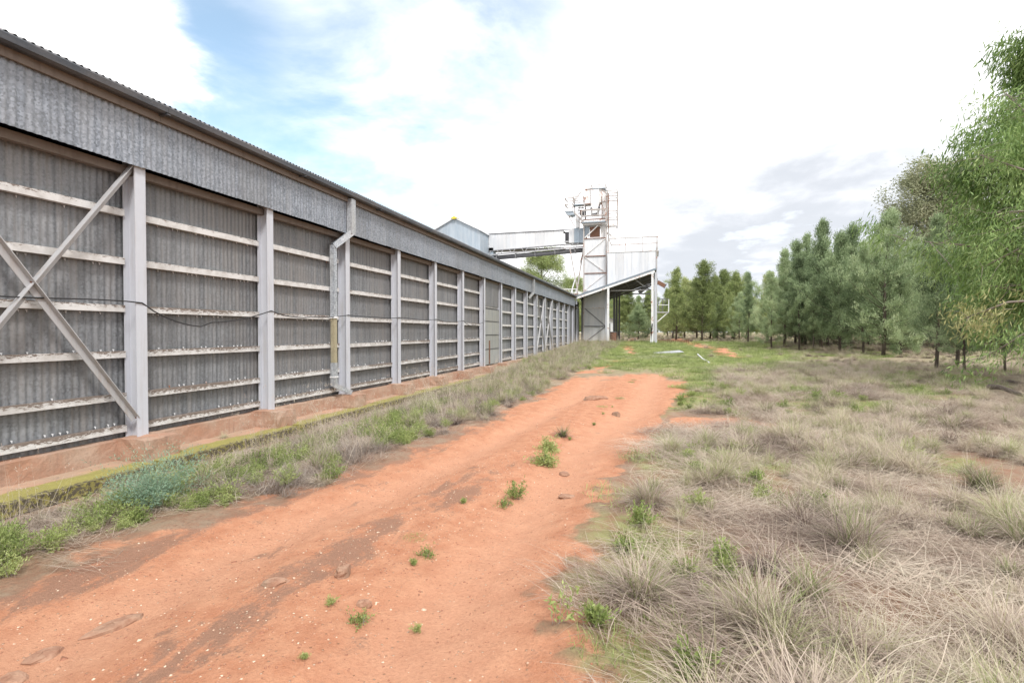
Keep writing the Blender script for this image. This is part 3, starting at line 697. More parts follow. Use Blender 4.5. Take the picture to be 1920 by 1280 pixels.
# head casing with chamfered top
MB().prism([(-5.87, 11.3), (-5.87, 12.7), (-5.35, 12.7), (-5.35, 11.75), (-4.75, 11.75), (-4.62, 12.75), (-4.42, 12.8), (-4.42, 11.3), (-4.0, 11.3), (-4.0, 13.45), (-4.12, 13.68), (-4.6, 14.0), (-5.87, 13.98)], TY0+.45, TY0+1.35).build('head_casing', M['rustwhite'], tw)
MB().prism([(-5.34, 12.68), (-5.20, 11.82), (-4.82, 11.82), (-4.63, 12.80), (-4.63, 13.9), (-5.34, 13.9)], TY0+.33, TY0+.448).build('spout_casing', M['white'], tw)
MB().beam((-5.30, TY0+.3, 11.68), (-4.78, TY0+.3, 11.82), .1, .12).build('spout_flange', M['darksteel'], tw)
for x, z in ((-5.31, 12.25), (-4.62, 12.32)):
    MB().tube([(x, TY0+.2, z), (x, TY0+.45, z)], .09, 10).build('shaft_bearing', M['darksteel'], tw)
for x in (-5.87, -4.42, -4.02):
    MB().box(x-.025, x+.025, TY0+.40, TY0+.448, 11.3, 13.9 if x < -5 else 13.3).build('casing_rib', M['rust'] if x > -5 else M['rustwhite'], tw)
for a, b_ in (((-5.87, 13.98), (-4.6, 14.0)), ((-4.6, 14.0), (-4.12, 13.68)), ((-4.12, 13.68), (-4.0, 13.45)), ((-4.45, 12.8), (-4.0, 12.8))):
    MB().beam((a[0], TY0+.43, a[1]), (b_[0], TY0+.43, b_[1]), .06, .06).build('casing_edge', M['thin'], tw)
MB().box(-5.87, -5.36, TY0+.39, TY0+.448, 12.66, 12.72).build('casing_rib', M['rust'], tw)
# motor and drive on the left
mo = MB().tube([(-6.22, TY0+.5, 12.0), (-5.90, TY0+.5, 12.0)], .16, 10).build('motor', M['darksteel'], tw)
MB().box(-6.3, -5.9, TY0+.35, TY0+.7, 11.78, 11.85).build('motor_bracket', M['darksteel'], mo)
MB().tube([(-6.28, TY0+.45, 12.0), (-6.24, TY0+.45, 12.0)], .22, 12).build('pulley', M['rust'], mo)
for a, b_ in (((-6.8, 11.95), (-5.9, 12.5)), ((-6.8, 13.15), (-5.9, 12.45)), ((-6.7, 13.2), (-6.15, 13.75)), ((-6.1, 12.55), (-5.3, 12.1)), ((-6.7, 12.2), (-5.9, 12.62))):
    MB().beam((a[0], TY0+.2, a[1]), (b_[0], TY0+.2, b_[1]), .035, .035).build('stay_rod', M['thin'], tw)
for z in (12.35, 12.15, 11.9):
    MB().box(-6.5, -5.95, TY0+.3, TY0+.5, z, z+.05).build('drive_frame', M['darksteel'], tw)
def cage(name, x0, x1, y0, y1, z0, z1, mids, parent, mat='thin', w=.065):
    b = MB()
    c = put(name, MB().box(x0, x1, y0, y1, z0-.03, z0+.03).mesh('deck_plate', M['bluepanel'], (0, 0, 0)), parent, (0, 0, 0))
    for x in (x0, x1):
        for y in (y0, y1): MB().box(x-w/2, x+w/2, y-w/2, y+w/2, z0, z1).build('stanchion', M[mat], c)
    for z in [z1]+mids:
        for y in (y0, y1): MB().box(x0, x1, y-w/2, y+w/2, z-w/2, z+w/2).build('guard_rail', M[mat], c)
        for x in (x0, x1): MB().box(x-w/2, x+w/2, y0, y1, z-w/2, z+w/2).build('guard_rail', M[mat], c)
    return c
cage('left_platform', -7.50, -6.82, TY0-.2, TY0+.9, 12.0, 13.15, [12.6], tw)
MB().prism([(-7.52, 12.0), (-6.80, 12.0), (-6.72, 11.72), (-7.25, 11.68)], TY0-.15, TY0+.8).build('platform_hopper', M['bluepanel'], tw)
MB().beam((-7.25, TY0+.1, 11.7), (-6.70, TY0+.1, 10.75), .05, .05).build('platform_strut', M['rust'], tw)
MB().beam((-6.78, TY0+.0, 12.0), (-5.85, TY0+.0, 11.0), .07, .14).build('stair_stringer', M['thin'], tw)
MB().beam((-6.78, TY0+.6, 12.0), (-5.85, TY0+.6, 11.0), .07, .14).build('stair_stringer', M['thin'], tw)
MB().beam((-6.28, TY0+.1, 11.5), (-6.28, TY0+.1, 10.45), .05, .05).build('platform_strut', M['thin'], tw)
MB().box(-6.62, -6.32, TY0+.2, TY0+.5, 10.68, 11.65).build('side_duct', M['white'], tw)
cage('ladder_cage', -3.93, -3.10, TY0-.1, TY0+.8, 10.55, 13.58, [13.35, 12.92, 11.85, 11.3], tw)
MB().box(-3.82, -3.76, TY0-.14, TY0-.08, 10.4, 13.3).build('ladder_rail', M['rust'], tw)
MB().prism([(-3.95, 10.72), (-3.25, 10.78), (-3.1, 10.35), (-3.9, 10.35)], TY0-.1, TY0+.0).build('cage_skirt', M['rustwhite'], tw)
for z in np.arange(10.6, 13.3, .3): MB().box(-3.95, -3.8, TY0-.13, TY0-.09, z, z+.03).build('ladder_rung', M['rust'], tw)
cage('front_walkway', -6.05, -3.98, TY0-.45, TY0-.15, 10.95, 12.0, [11.5], tw)
cage('top_platform', -5.3, -4.1, TY0+.3, TY0+1.5, 13.95, 14.25, [], tw, w=.05)
cage('mid_platform', -6.85, -5.95, TY0+.1, TY0+.8, 12.62, 13.3, [12.95], tw, w=.05)
MB().beam((-6.85, TY0-.1, 12.7), (-5.9, TY0-.1, 13.9), .05, .05).build('stay_rod', M['thin'], tw)
MB().beam((-7.4, TY0-.1, 11.8), (-6.0, TY0-.1, 10.9), .06, .06).build('stay_rod', M['thin'], tw)
for a, b_ in (((-3.1, 11.9), (-2.55, 9.7)), ((-3.1, 11.7), (-1.9, 10.6))):
    MB().beam((a[0], TY0+.2, a[1]), (b_[0], TY0+.2, b_[1]), .02, .02).build('guy_wire', M['thin'], tw)

# ------------------------------------------------------------------ bin house beside the tower
bh = thing('bin_house', (-1.8, 47.5, .75), 'white corrugated bin house above the canopy with an open pipe rail on top', 'bin house')
n = 6
sheets_x('wall_sheet', M['whitesheet'], bh, -3.86, .12, 45.6, lambda x: 8.30, lambda x: 6.62+x*.3234+.06, n)
for a, zl_ in ((-3.86, 5.45), (.10, 6.73)): MB().box(a, a+.03, 45.65, 49, zl_, 8.3).build('side_wall', M['whitesheet'], bh)
MB().box(-3.86, .13, 49.0, 49.03, 6.75, 8.3).build('back_wall', M['whitesheet'], bh)
MB().box(-3.9, .31, 45.55, 49.05, 8.30, 8.36).build('roof', M['rustwhite'], bh)
for x in (-3.78, -2.36, -1.0, .12, -3.66, .22):
    MB().box(x-.025, x+.025, 45.6, 45.65, 8.36, 9.48).build('rail_post', M['thin'], bh)
MB().box(-3.82, .26, 45.59, 45.67, 9.44, 9.52).build('top_rail', M['thin'], bh)
MB().box(-3.82, .26, 48.9, 48.96, 9.44, 9.52).build('top_rail', M['thin'], bh)
for x in (-3.78, .22):
    MB().box(x-.025, x+.025, 48.9, 48.95, 8.36, 9.45).build('rail_post', M['thin'], bh)
    MB().box(x-.025, x+.025, 45.67, 48.9, 9.45, 9.5).build('side_rail', M['thin'], bh)
MB().box(.135, .20, 45.5, 45.56, 6.75, 8.6).build('corner_post', M['thin'], bh)

# ------------------------------------------------------------------ truck loading canopy
CY0, CY1 = 43.7, 54.4
cn = thing('loading_canopy', (-3.2, 49, .75), 'open sided truck loading canopy with a steep blue grey lean-to roof on white posts', 'canopy')
ca = math.atan2(6.62-4.55, 6.40); CL = math.hypot(6.40, 2.07)
m_cr = corr('roof_sheet', M['canopyroof'], (CY1-CY0)/14, CL+.15, amp=.012, axis_='roof', n=9, seg=4)
for i in range(14): put('roof_sheet', m_cr, cn, (.14, CY0-.05+i*(CY1-CY0)/14, 6.68+(.002 if i % 2 else 0)), (0, -ca, 0))
def cz(x): return 6.56+(x)*2.07/6.40
MB().beam((-6.32, CY0-.04, cz(-6.32)+.02), (.14, CY0-.04, cz(.14)+.02), .05, .14).build('barge_board', M['canopyroof'], cn)
MB().beam((-6.30, CY0-.01, cz(-6.3)-.14), (.0, CY0-.01, cz(0)-.14), .09, .16).build('front_rafter', M['white'], cn)
for y in (46.9, 49.4, 51.9, CY1-.1):
    MB().beam((-6.25, y, cz(-6.25)-.16), (.0, y, cz(0)-.16), .08, .18).build('rafter', M['darksteel'], cn)
for x in (-5.6, -4.5, -3.4, -2.3, -1.2, -.15):
    MB().box(x-.04, x+.04, CY0+.05, CY1-.05, cz(x)-.13, cz(x)-.04).build('purlin', M['darksteel'], cn)
m_underb = M['undershade']
for i in range(5):  # dark sheets added under the roof, its shade put into their colour
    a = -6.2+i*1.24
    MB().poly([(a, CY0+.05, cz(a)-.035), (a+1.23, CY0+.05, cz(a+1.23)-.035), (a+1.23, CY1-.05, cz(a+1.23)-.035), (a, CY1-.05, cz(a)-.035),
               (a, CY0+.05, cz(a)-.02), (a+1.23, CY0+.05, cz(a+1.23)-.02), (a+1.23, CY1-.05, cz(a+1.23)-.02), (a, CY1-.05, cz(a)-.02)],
              [(0,1,2,3),(7,6,5,4),(0,4,5,1),(1,5,6,2),(2,6,7,3),(3,7,4,0)]).build('underside_shade_sheet', m_underb, cn)
for (x, y, mm, w) in ((-3.62, CY0+.05, 'white', .16), (-.17, CY0+.02, 'white', .17), (.10, CY0+.35, 'post', .20), (-3.9, 45.2, 'post', .16), (-3.55, 49.4, 'darksteel', .18), (-3.5, 51.9, 'darksteel', .18), (-.1, CY1-.1, 'post', .16), (-3.4, CY1-.1, 'darksteel', .16), (-.1, 49.4, 'post', .16)):
    MB().box(x-w/2, x+w/2, y-.09, y+.09, .5, cz(x)-.2).build('post', M[mm], cn)
MB().beam((-.17, CY0-.02, 2.3), (-.3, CY0-.02, .7), .10, .10).build('knee_brace', M['white'], cn)
MB().box(-3.5, -.1, CY0+.9, CY0+.98, 5.00, 5.08).build('tie_beam', M['brace'], cn)
MB().box(-3.3, -.1, 49.36, 49.44, 5.02, 5.12).build('tie_beam', M['darksteel'], cn)
MB().beam((-1.6, CY0+.9, 5.95), (-.5, CY0+.9, 5.1), .07, .07).build('knee_brace', M['brace'], cn)
MB().beam((-.9, CY0+.9, 5.35), (-.1, CY0+.9, 4.9), .07, .07).build('knee_brace', M['darksteel'], cn)
MB().box(-6.1, -5.95, 45.95, 46.0, .6, 4.4).build('side_panel', M['darksteel'], cn)
# items about the canopy
hop = thing('hanging_spout', (-.8, 45.2, 4.8), 'dark square loading spout hanging tilted under the canopy peak', 'spout')
MB().beam((-1.25, 45.2, 4.85), (-.55, 45.2, 5.40), .34, .28).build('spout_box', M['darksteel'], hop)
MB().beam((-.55, 45.2, 5.40), (-.42, 45.2, 5.52), .42, .36).build('spout_collar', M['darkpipe'], hop)
ch = thing('rusty_chute', (.55, 44, 5.2), 'short rusty brown chute sticking out beyond the canopy peak', 'chute')
MB().beam((.22, 44.2, 5.62), (.80, 44.2, 5.28), .30, .30).build('chute_box', M['rust'], ch)
MB().beam((.78, 44.2, 5.29), (.84, 44.2, 5.255), .36, .36).build('chute_lip', M['darksteel'], ch)
MB().box(.16, .24, 44.1, 44.3, 5.4, 5.9).build('mounting_plate', M['darksteel'], ch)
lp = thing('side_platform', (.8, 44.2, 3.2), 'small railed sampling platform braced off the right canopy post', 'platform')
MB().box(.22, 1.10, 43.9, 44.7, 3.16, 3.24).build('deck', M['brace'], lp)
for x in (.30, .62, 1.08): MB().box(x-.03, x+.03, 43.9, 43.96, 3.24, 4.25).build('stanchion', M['darksteel'] if x < 1 else M['white'], lp)
for z in (4.22, 3.75): MB().box(.28, 1.1, 43.89, 43.95, z, z+.05).build('guard_rail', M['darksteel'] if z > 4 else M['white'], lp)
MB().beam((.22, 44.0, 2.45), (1.05, 44.0, 3.2), .06, .07).build('strut', M['white'], lp)
MB().beam((.35, 43.92, 3.3), (1.0, 43.92, 4.2), .04, .04).build('strut', M['darksteel'], lp)
gt = thing('rusty_grate', (1.3, 44, .75), 'low rusty iron bar rack lying beside the right canopy post', 'iron rack')
for x in np.arange(.35, 2.6, .16): MB().box(x-.02, x+.02, 43.95, 44.0, .66, .98 if int(x*10) % 3 else 1.06).build('bar', M['rust'], gt)
for z in (.80, .96): MB().box(.3, 2.62, 43.93, 43.98, z, z+.05).build('rail', M['rust'], gt)
dr = thing('rusty_bin', (-3.2, 44.9, .75), 'rust brown upright steel bin standing just inside the canopy by the thin post', 'bin')
MB().tube([(-3.3, 45.0, .6), (-3.3, 45.0, 1.62)], .26, 12).build('bin_shell', M['rust'], dr, False)
MB().tube([(-3.3, 45.0, 1.60), (-3.3, 45.0, 1.66)], .28, 12).build('bin_rim', M['darksteel'], dr)
# corrugated offcut and white pole on the grass
sx, sy = at(1251, 663); sz = float(H(sx, sy))
m_off = corr('loose_sheet', M['pipe'], 1.0, 1.5, amp=.012, axis_='roof', n=9)
tag(put('loose_iron_sheet', m_off, None, (sx+.9, sy-.5, sz+.10), (R(4), R(-5), R(12))), 'loose sheet of corrugated iron lying on the gravel before the canopy', 'iron sheet')
p0 = at(1308, 667); p1 = at(1330, 683)
tag(MB().tube([(p0[0], p0[1], float(H(*p0))+.06), ((p0[0]+p1[0])/2, (p0[1]+p1[1])/2, float(H((p0[0]+p1[0])/2, (p0[1]+p1[1])/2))+.06), (p1[0], p1[1], float(H(*p1))+.06)], .035, 8).build('fallen_pole', M['white']), 'thin white pole lying on the green grass beside the dirt track', 'pole')
ob = thing('outbuilding', (-4.6, 66, .9), 'small pale outbuilding seen far behind the canopy posts', 'outbuilding')
MB().box(-8.6, -4.9, 66, 70, .8, 3.3).build('wall', M['whitesheet'], ob)
MB().poly([(-8.8, 65.7, 3.9), (-4.7, 65.7, 3.25), (-4.7, 70.2, 3.25), (-8.8, 70.2, 3.9), (-8.8, 65.7, 3.8), (-4.7, 65.7, 3.15), (-4.7, 70.2, 3.15), (-8.8, 70.2, 3.8)], [(0,1,2,3),(7,6,5,4),(0,4,5,1),(1,5,6,2),(2,6,7,3),(3,7,4,0)]).build('roof', M['roof'], ob)
MB().box(-5.9, -5.2, 65.96, 65.99, .9, 2.7).build('door', M['darksteel'], ob)

# ------------------------------------------------------------------ vegetation generators (numpy)
def blades(rng, n, rad, l0, l1, a0, a1, droop, w, segs=4, base_z=0, wob=.3, phi=None):
    """curved ribbons; returns V, quads, tris, rnd"""
    ph = rng.uniform(0, 2*math.pi, n) if phi is None else phi + rng.normal(0, .35, n)
    r = rad*np.sqrt(rng.uniform(0, 1, n)); pb = rng.uniform(0, 2*math.pi, n)
    P = np.stack([r*np.cos(pb), r*np.sin(pb), np.full(n, base_z)], 1)
    L = rng.uniform(l0, l1, n); A = rng.uniform(a0, a1, n); D = droop*rng.uniform(.4, 1.5, n)
    tws = rng.uniform(-.8, .8, n)+ph+math.pi/2; side = np.stack([np.cos(tws), np.sin(tws), rng.uniform(-.3, .3, n)], 1)
    rows = []; p = P.copy(); dph = rng.normal(0, wob, n)
    for s in range(segs+1):
        ww = w*(1-(s/segs)**1.5)*rng.uniform(.7, 1.3, n)
        if s == 0: ww = ww*.7
        if s < segs: rows += [p-side*ww[:, None]/2, p+side*ww[:, None]/2]
        else: rows += [p]
        ang = A + D*(s+.5)/segs; pp = ph+dph*s/segs
        p = p + np.stack([np.cos(pp)*np.sin(ang), np.sin(pp)*np.sin(ang), np.cos(ang)], 1)*(L/segs)[:, None]
        p[:, 2] = np.maximum(p[:, 2], .006+.02*rng.uniform(0, 1, n))
    V = np.concatenate(rows); i = np.arange(n); Q = []
    for s in range(segs-1):
        a = 2*s*n; Q.append(np.stack([a+i, a+n+i, a+3*n+i, a+2*n+i], 1))
    a = 2*(segs-1)*n; T = np.stack([a+i, a+n+i, a+2*n+i], 1)
    rr_ = rng.uniform(0, 1, n); rnd = np.concatenate([rr_+.30*(k_//2)/segs-.10 for k_ in range(2*segs+1)])  # tips paler; shade at the roots put into the colour value
    return V, np.concatenate(Q), T, rnd
def leaves(rng, C, D, l, w, jit=.5, base=None):
    """one folded diamond leaf per row of C (centres), direction D"""
    n = len(C); D = D + rng.normal(0, jit, (n, 3)); D /= np.linalg.norm(D, axis=1)[:, None]+1e-9
    U = rng.normal(0, 1, (n, 3)); S = np.cross(D, U); S /= np.linalg.norm(S, axis=1)[:, None]+1e-9
    L = l*rng.uniform(.6, 1.4, n)[:, None]; Wd = w*rng.uniform(.6, 1.4, n)[:, None]
    V = np.concatenate([C, C+D*L*.45+S*Wd/2, C+D*L, C+D*L*.45-S*Wd/2]); i = np.arange(n)
    rr_ = rng.uniform(0, 1, n) if base is None else base*.65+rng.uniform(0, 1, n)*.35
    return V, np.stack([i, n+i, 2*n+i, 3*n+i], 1), np.tile(rr_, 4)
def merge(name, parts, mats):
    V = []; F = []; Rn = []; MI = []; off = 0
    for prt in parts:
        v, fs, rn, mi = prt
        V.append(v); Rn.append(rn)
        for f in fs: F.append(f+off); MI.append(np.full(len(f), mi))
        off += len(v)
    return npmesh(name, np.concatenate(V), F, mats, {'rnd': np.concatenate(Rn)}, midx=np.concatenate(MI))
def tussock(seed, n=330, up=.55, scale=1.0, mat='dry', w=.0055, flat=.72, green=.0):
    rng = np.random.RandomState(seed); P = []
    k = int(n*flat)
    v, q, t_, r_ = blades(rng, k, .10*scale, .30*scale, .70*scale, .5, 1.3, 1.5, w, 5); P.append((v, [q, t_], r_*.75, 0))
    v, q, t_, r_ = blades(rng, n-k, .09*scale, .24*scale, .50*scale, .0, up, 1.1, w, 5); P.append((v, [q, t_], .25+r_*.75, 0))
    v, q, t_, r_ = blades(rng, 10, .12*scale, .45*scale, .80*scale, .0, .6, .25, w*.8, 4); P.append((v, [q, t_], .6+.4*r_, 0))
    mats = [M[mat]]
    if green:
        v, q, t_, r_ = blades(rng, int(n*green), .10*scale, .25*scale, .55*scale, .0, .7, .9, w*1.1, 4); P.append((v, [q, t_], r_, 1)); mats.append(M['fieldgreen'])
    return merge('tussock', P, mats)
def litter(seed, n=170, rad=.45):
    rng = np.random.RandomState(seed); ph = rng.uniform(0, 6.28)
    v, q, t_, r_ = blades(rng, n, rad, .18, .5, 1.15, 1.6, .35, .004, 3, .015, .6, phi=ph)
    v2, q2, t2, r2 = blades(rng, n//2, rad, .15, .4, .9, 1.6, .5, .004, 3, .01, .6)
    return merge('litter', [(v, [q, t_], r_, 0), (v2, [q2, t2], r2, 0)], [M['straw']])
def greenpatch(seed, n=200, rad=.30, h=.12, mat='weed'):
    rng = np.random.RandomState(seed)
    v, q, t_, r_ = blades(rng, n, rad, h*.5, h*1.4, .1, 1.0, .9, .006, 3)
    return merge('greenpatch', [(v, [q, t_], r_, 0)], [M[mat]])
def weed(seed, h=.22, rad=.18, stems=26, mat='weed', lw=.011, ll=.035, per=34, spread=.8, twig=True):
    rng = np.random.RandomState(seed); C = []; D = []; P = []
    v, q, t_, r_ = blades(rng, stems, .04, h*.6, h*1.3, .0, spread, .5, .003, 4)
    P.append((v, [q, t_], r_, 1))
    for i in range(stems):     # leaf rows along each stem
        seg = [v[2*s*stems+i]*.5+v[(2*s+1)*stems+i]*.5 for s in range(4)]+[v[8*stems+i]]
        for j in range(per):
            f = rng.uniform(.8, 4) ; a = int(min(f, 3.999)); p = seg[a]+(seg[a+1]-seg[a])*(f-a)
            C.append(p + rng.normal(0, rad*.06, 3)); d = (seg[a+1]-seg[a]); d = d/np.linalg.norm(d); D.append(d*.6+(0, 0, .3))
    v2, q2, r2 = leaves(rng, np.array(C), np.array(D), ll, lw, .7)
    P.append((v2, [q2], r2, 0))
    return merge('weed', P, [M[mat], M['twig']])
def twiggy(seed, h=.35, n=60):
    rng = np.random.RandomState(seed)
    v, q, t_, r_ = blades(rng, n, .12, h*.6, h*1.6, .3, 1.5, .7, .004, 4, 0, 1.2)
    v2, q2, t2, r2 = blades(rng, n, .35, h*.3, h*.9, .2, 1.5, .7, .003, 4, 0, 1.5)
    return merge('twiggy', [(v, [q, t_], r_, 0), (v2, [q2, t2], r2, 0)], [M['twig']])
def stalks(seed, n=14):
    rng = np.random.RandomState(seed)
    v, q, t_, r_ = blades(rng, n, .16, .45, .85, .0, .45, .45, .003, 5)
    tip = v[10*n:11*n]
    C = np.repeat(tip, 5, 0)+rng.normal(0, .012, (n*5, 3)); v2, q2, r2 = leaves(rng, C, np.tile([0, 0, .6], (n*5, 1)), .03, .005, .5)
    return merge('stalks', [(v, [q, t_], .6+r_*.4, 0), (v2, [q2], .6+.4*r2, 0)], [M['straw']])

def scatter(name, meshes, pts, label, cat):
    """pts rows: x,y,z,rz,scale,idx,tilt ; one stuff object holding instances"""
    pts = np.asarray(pts, float)
    me = bpy.data.meshes.new(name); me.vertices.add(len(pts)); me.vertices.foreach_set('co', pts[:, :3].astype(np.float32).ravel())
    a = me.attributes.new('erot', 'FLOAT_VECTOR', 'POINT'); rot = np.stack([pts[:, 6], pts[:, 6]*.6, pts[:, 3]], 1); a.data.foreach_set('vector', rot.astype(np.float32).ravel())
    a = me.attributes.new('scl', 'FLOAT', 'POINT'); a.data.foreach_set('value', pts[:, 4].astype(np.float32))
    a = me.attributes.new('idx', 'INT', 'POINT'); a.data.foreach_set('value', pts[:, 5].astype(np.int32))
    o = bpy.data.objects.new(name, me); SC.collection.objects.link(o)
    ng = bpy.data.node_groups.new(name, 'GeometryNodeTree')
    ng.interface.new_socket('Geometry', in_out='INPUT', socket_type='NodeSocketGeometry'); ng.interface.new_socket('Geometry', in_out='OUTPUT', socket_type='NodeSocketGeometry')
    gi = ng.nodes.new('NodeGroupInput'); go = ng.nodes.new('NodeGroupOutput'); jn = ng.nodes.new('GeometryNodeJoinGeometry')
    def na(nm, ty):
        x = ng.nodes.new('GeometryNodeInputNamedAttribute'); x.data_type = ty; x.inputs[0].default_value = nm; return x.outputs[0]
    er, sc, ix = na('erot', 'FLOAT_VECTOR'), na('scl', 'FLOAT'), na('idx', 'INT')
    for i, m_ in enumerate(meshes):
        po = bpy.data.objects.new(name+'_source', m_)
        oi = ng.nodes.new('GeometryNodeObjectInfo'); oi.inputs['Object'].default_value = po
        cmpn = ng.nodes.new('FunctionNodeCompare'); cmpn.data_type = 'INT'; cmpn.operation = 'EQUAL'
        ii_ = [s for s in cmpn.inputs if s.type == 'INT']; ng.links.new(ix, ii_[0]); ii_[1].default_value = i
        ip = ng.nodes.new('GeometryNodeInstanceOnPoints')
        ng.links.new(gi.outputs[0], ip.inputs['Points']); ng.links.new(cmpn.outputs[0], ip.inputs['Selection'])
        ng.links.new(oi.outputs['Geometry'], ip.inputs['Instance']); ng.links.new(er, ip.inputs['Rotation']); ng.links.new(sc, ip.inputs['Scale'])
        ng.links.new(ip.outputs[0], jn.inputs[0])
    ng.links.new(jn.outputs[0], go.inputs[0])
    md = o.modifiers.new('scatter', 'NODES'); md.node_group = ng
    return tag(o, label, cat, kind='stuff')
RNG = np.random.RandomState(77)
def cast(n, x0, x1, y0, y1, dens, s0, s1, nm, tilt=.12, sink=0.0):
    X = RNG.uniform(x0, x1, n); Y = RNG.uniform(y0, y1, n)
    keep = RNG.uniform(0, 1, n) < dens(X, Y); keep &= (np.hypot(X, Y) > .9)
    X = X[keep]; Y = Y[keep]; m_ = len(X)
    return np.stack([X, Y, H(X, Y)-sink, RNG.uniform(0, 6.28, m_), RNG.uniform(s0, s1, m_), RNG.randint(0, nm, m_), RNG.normal(0, tilt, m_)], 1)

# ------------------------------------------------------------------ dry tussock field on the right
TU = [tussock(1), tussock(2, up=.8), tussock(3, 380, .9, 1.0, flat=.7, green=.20), tussock(4, 300, .5, .8, green=.40, flat=.5), tussock(5, 360, 1.0, 1.1, flat=.85), tussock(6, 220, .6, .6, green=.15)]
def dfield(X, Y):
    d = sst(.35, 1.0, X-XR(np.minimum(Y, 24)) + (fbm(X*.9, Y*.9, 41, 3)-.5)*1.0)
    d = d*(1-.85*greenness(X, Y)*(Y > 10))
    d = d*(.10+.90*sst(.43, .55, fbm(X*1.1, Y*1.1, 42, 3)))*(1-trackness(X, Y))
    return d
A = [cast(950, -1, 9, .6, 9, dfield, .5, 1.0, 6, .14), cast(2600, -1, 20, 9, 24, dfield, .5, .95, 6, .14), cast(7500, 2, 48, 22, 52, lambda X, Y: dfield(X, Y)*(.45+.35*(X > 4)), .45, .9, 6, .12),
     cast(1500, -6, 40, 50, 90, lambda X, Y: .7*(1-trackness(X, Y)), .6, 1.1, 6, .1)]
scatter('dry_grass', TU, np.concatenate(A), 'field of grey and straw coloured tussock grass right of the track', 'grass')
LI = [litter(i) for i in range(10, 14)]
A = [cast(1500, -1, 9, .5, 10, lambda X, Y: sst(.1, .9, X-XR(Y)+(fbm(X, Y, 43, 3)-.5))*(.12+.75*sst(.42, .58, fbm(X*1.3, Y*1.3, 44, 3))), .7, 1.3, 4, .08), cast(3200, -1, 20, 10, 26, lambda X, Y: sst(.2, .9, X-XR(np.minimum(Y, 24)))*(1-greenness(X, Y))*(1-trackness(X, Y)), .8, 1.5, 4, .06),
     cast(700, -5.7, -3, .5, 20, lambda X, Y: sst(.15, .5, XL(Y)-X)*.75, .6, 1.1, 4, .1)]
scatter('grass_litter', LI, np.concatenate(A), 'flattened dead grass and litter covering the soil between tussocks', 'dead grass')
GP = [greenpatch(20), greenpatch(21, 220, .34, .09), greenpatch(22, 180, .26, .15, 'fieldgreen'), weed(23, .12, .15, 22, per=22), weed(24, .16, .18, 22, per=26)]
def dgreen(X, Y): return greenness(X, Y)*(1-trackness(X, Y))*np.where(X < -5.75, 0, 1)
A = [cast(2400, -1, 12, .8, 16, lambda X, Y: dgreen(X, Y)*.7*(X > XR(Y)-.7), .6, 1.1, 5, .1), cast(5500, -6, 12, 15, 48, lambda X, Y: dgreen(X, Y)*.9, .7, 1.4, 3, .08),
     cast(420, -4.5, .6, 2, 22, lambda X, Y: trackness(X, Y)*np.exp(-(((X-XL(Y))/(XR(Y)-XL(Y))-.60)/.08)**2)*.35, .25, .5, 5, .1)]
scatter('green_grass', GP, np.concatenate(A), 'low bright green grass and herbs on open soil by the track', 'green grass')
# verge along the shed
WE = [weed(30, .17, .22, 30, per=26, lw=.008, ll=.026), weed(31, .14, .25, 30, per=26, spread=1.3, lw=.008, ll=.024), weed(32, .20, .2, 22, per=26, lw=.007, ll=.03), twiggy(33, .26), twiggy(34, .32, 80), tussock(35, 240, .8, .62, green=.3), tussock(36, 200, .9, .5), stalks(37), stalks(38, 10)]
def dverge(X, Y): return sst(0, .35, XL(Y)-X + (fbm(X*1.4, Y*1.4, 51, 3)-.5)*.9)*sst(-5.75, -5.35, X + (fbm(X*2, Y*2, 57, 2)-.5)*.3)*np.where(Y > 23, .5, 1)
v = cast(1500, -5.85, -2.6, .3, 13, dverge, .6, 1.15, 9, .12)
gsel = fbm(v[:, 0]*1.1, v[:, 1]*1.1, 52, 3); u_ = RNG.uniform(0, 1, len(v))
v[:, 5] = np.where(gsel+(.08*(v[:, 1] < 5.8))+RNG.normal(0, .10, len(v)) > .55, RNG.choice([0, 1, 2, 1], len(v)), RNG.choice([3, 4, 4, 3, 6, 5, 6, 7, 8], len(v)))
v[:, 4] *= .6+.4*sst(-5.6, -4.9, v[:, 0])
v2 = cast(2100, -5.9, -1.2, 12, 44, lambda X, Y: np.where(Y < 24, dverge(X, Y), sst(-2.2, -3.6, X)), .75, 1.3, 9, .1)
v2[:, 5] = RNG.choice([5, 6, 4, 5, 6, 2, 5, 7], len(v2))
v3 = cast(50, -6.5, -5.75, 1, 22, lambda X, Y: X*0+.45, .4, .8, 9, .1); v3[:, 5] = RNG.choice([7, 8, 8, 6], len(v3)); v3[:, 2] = .05
scatter('verge_plants', WE, np.concatenate([v, v2, v3]), 'tangle of green weeds, grey twigs and dry grass between shed and track', 'weeds')
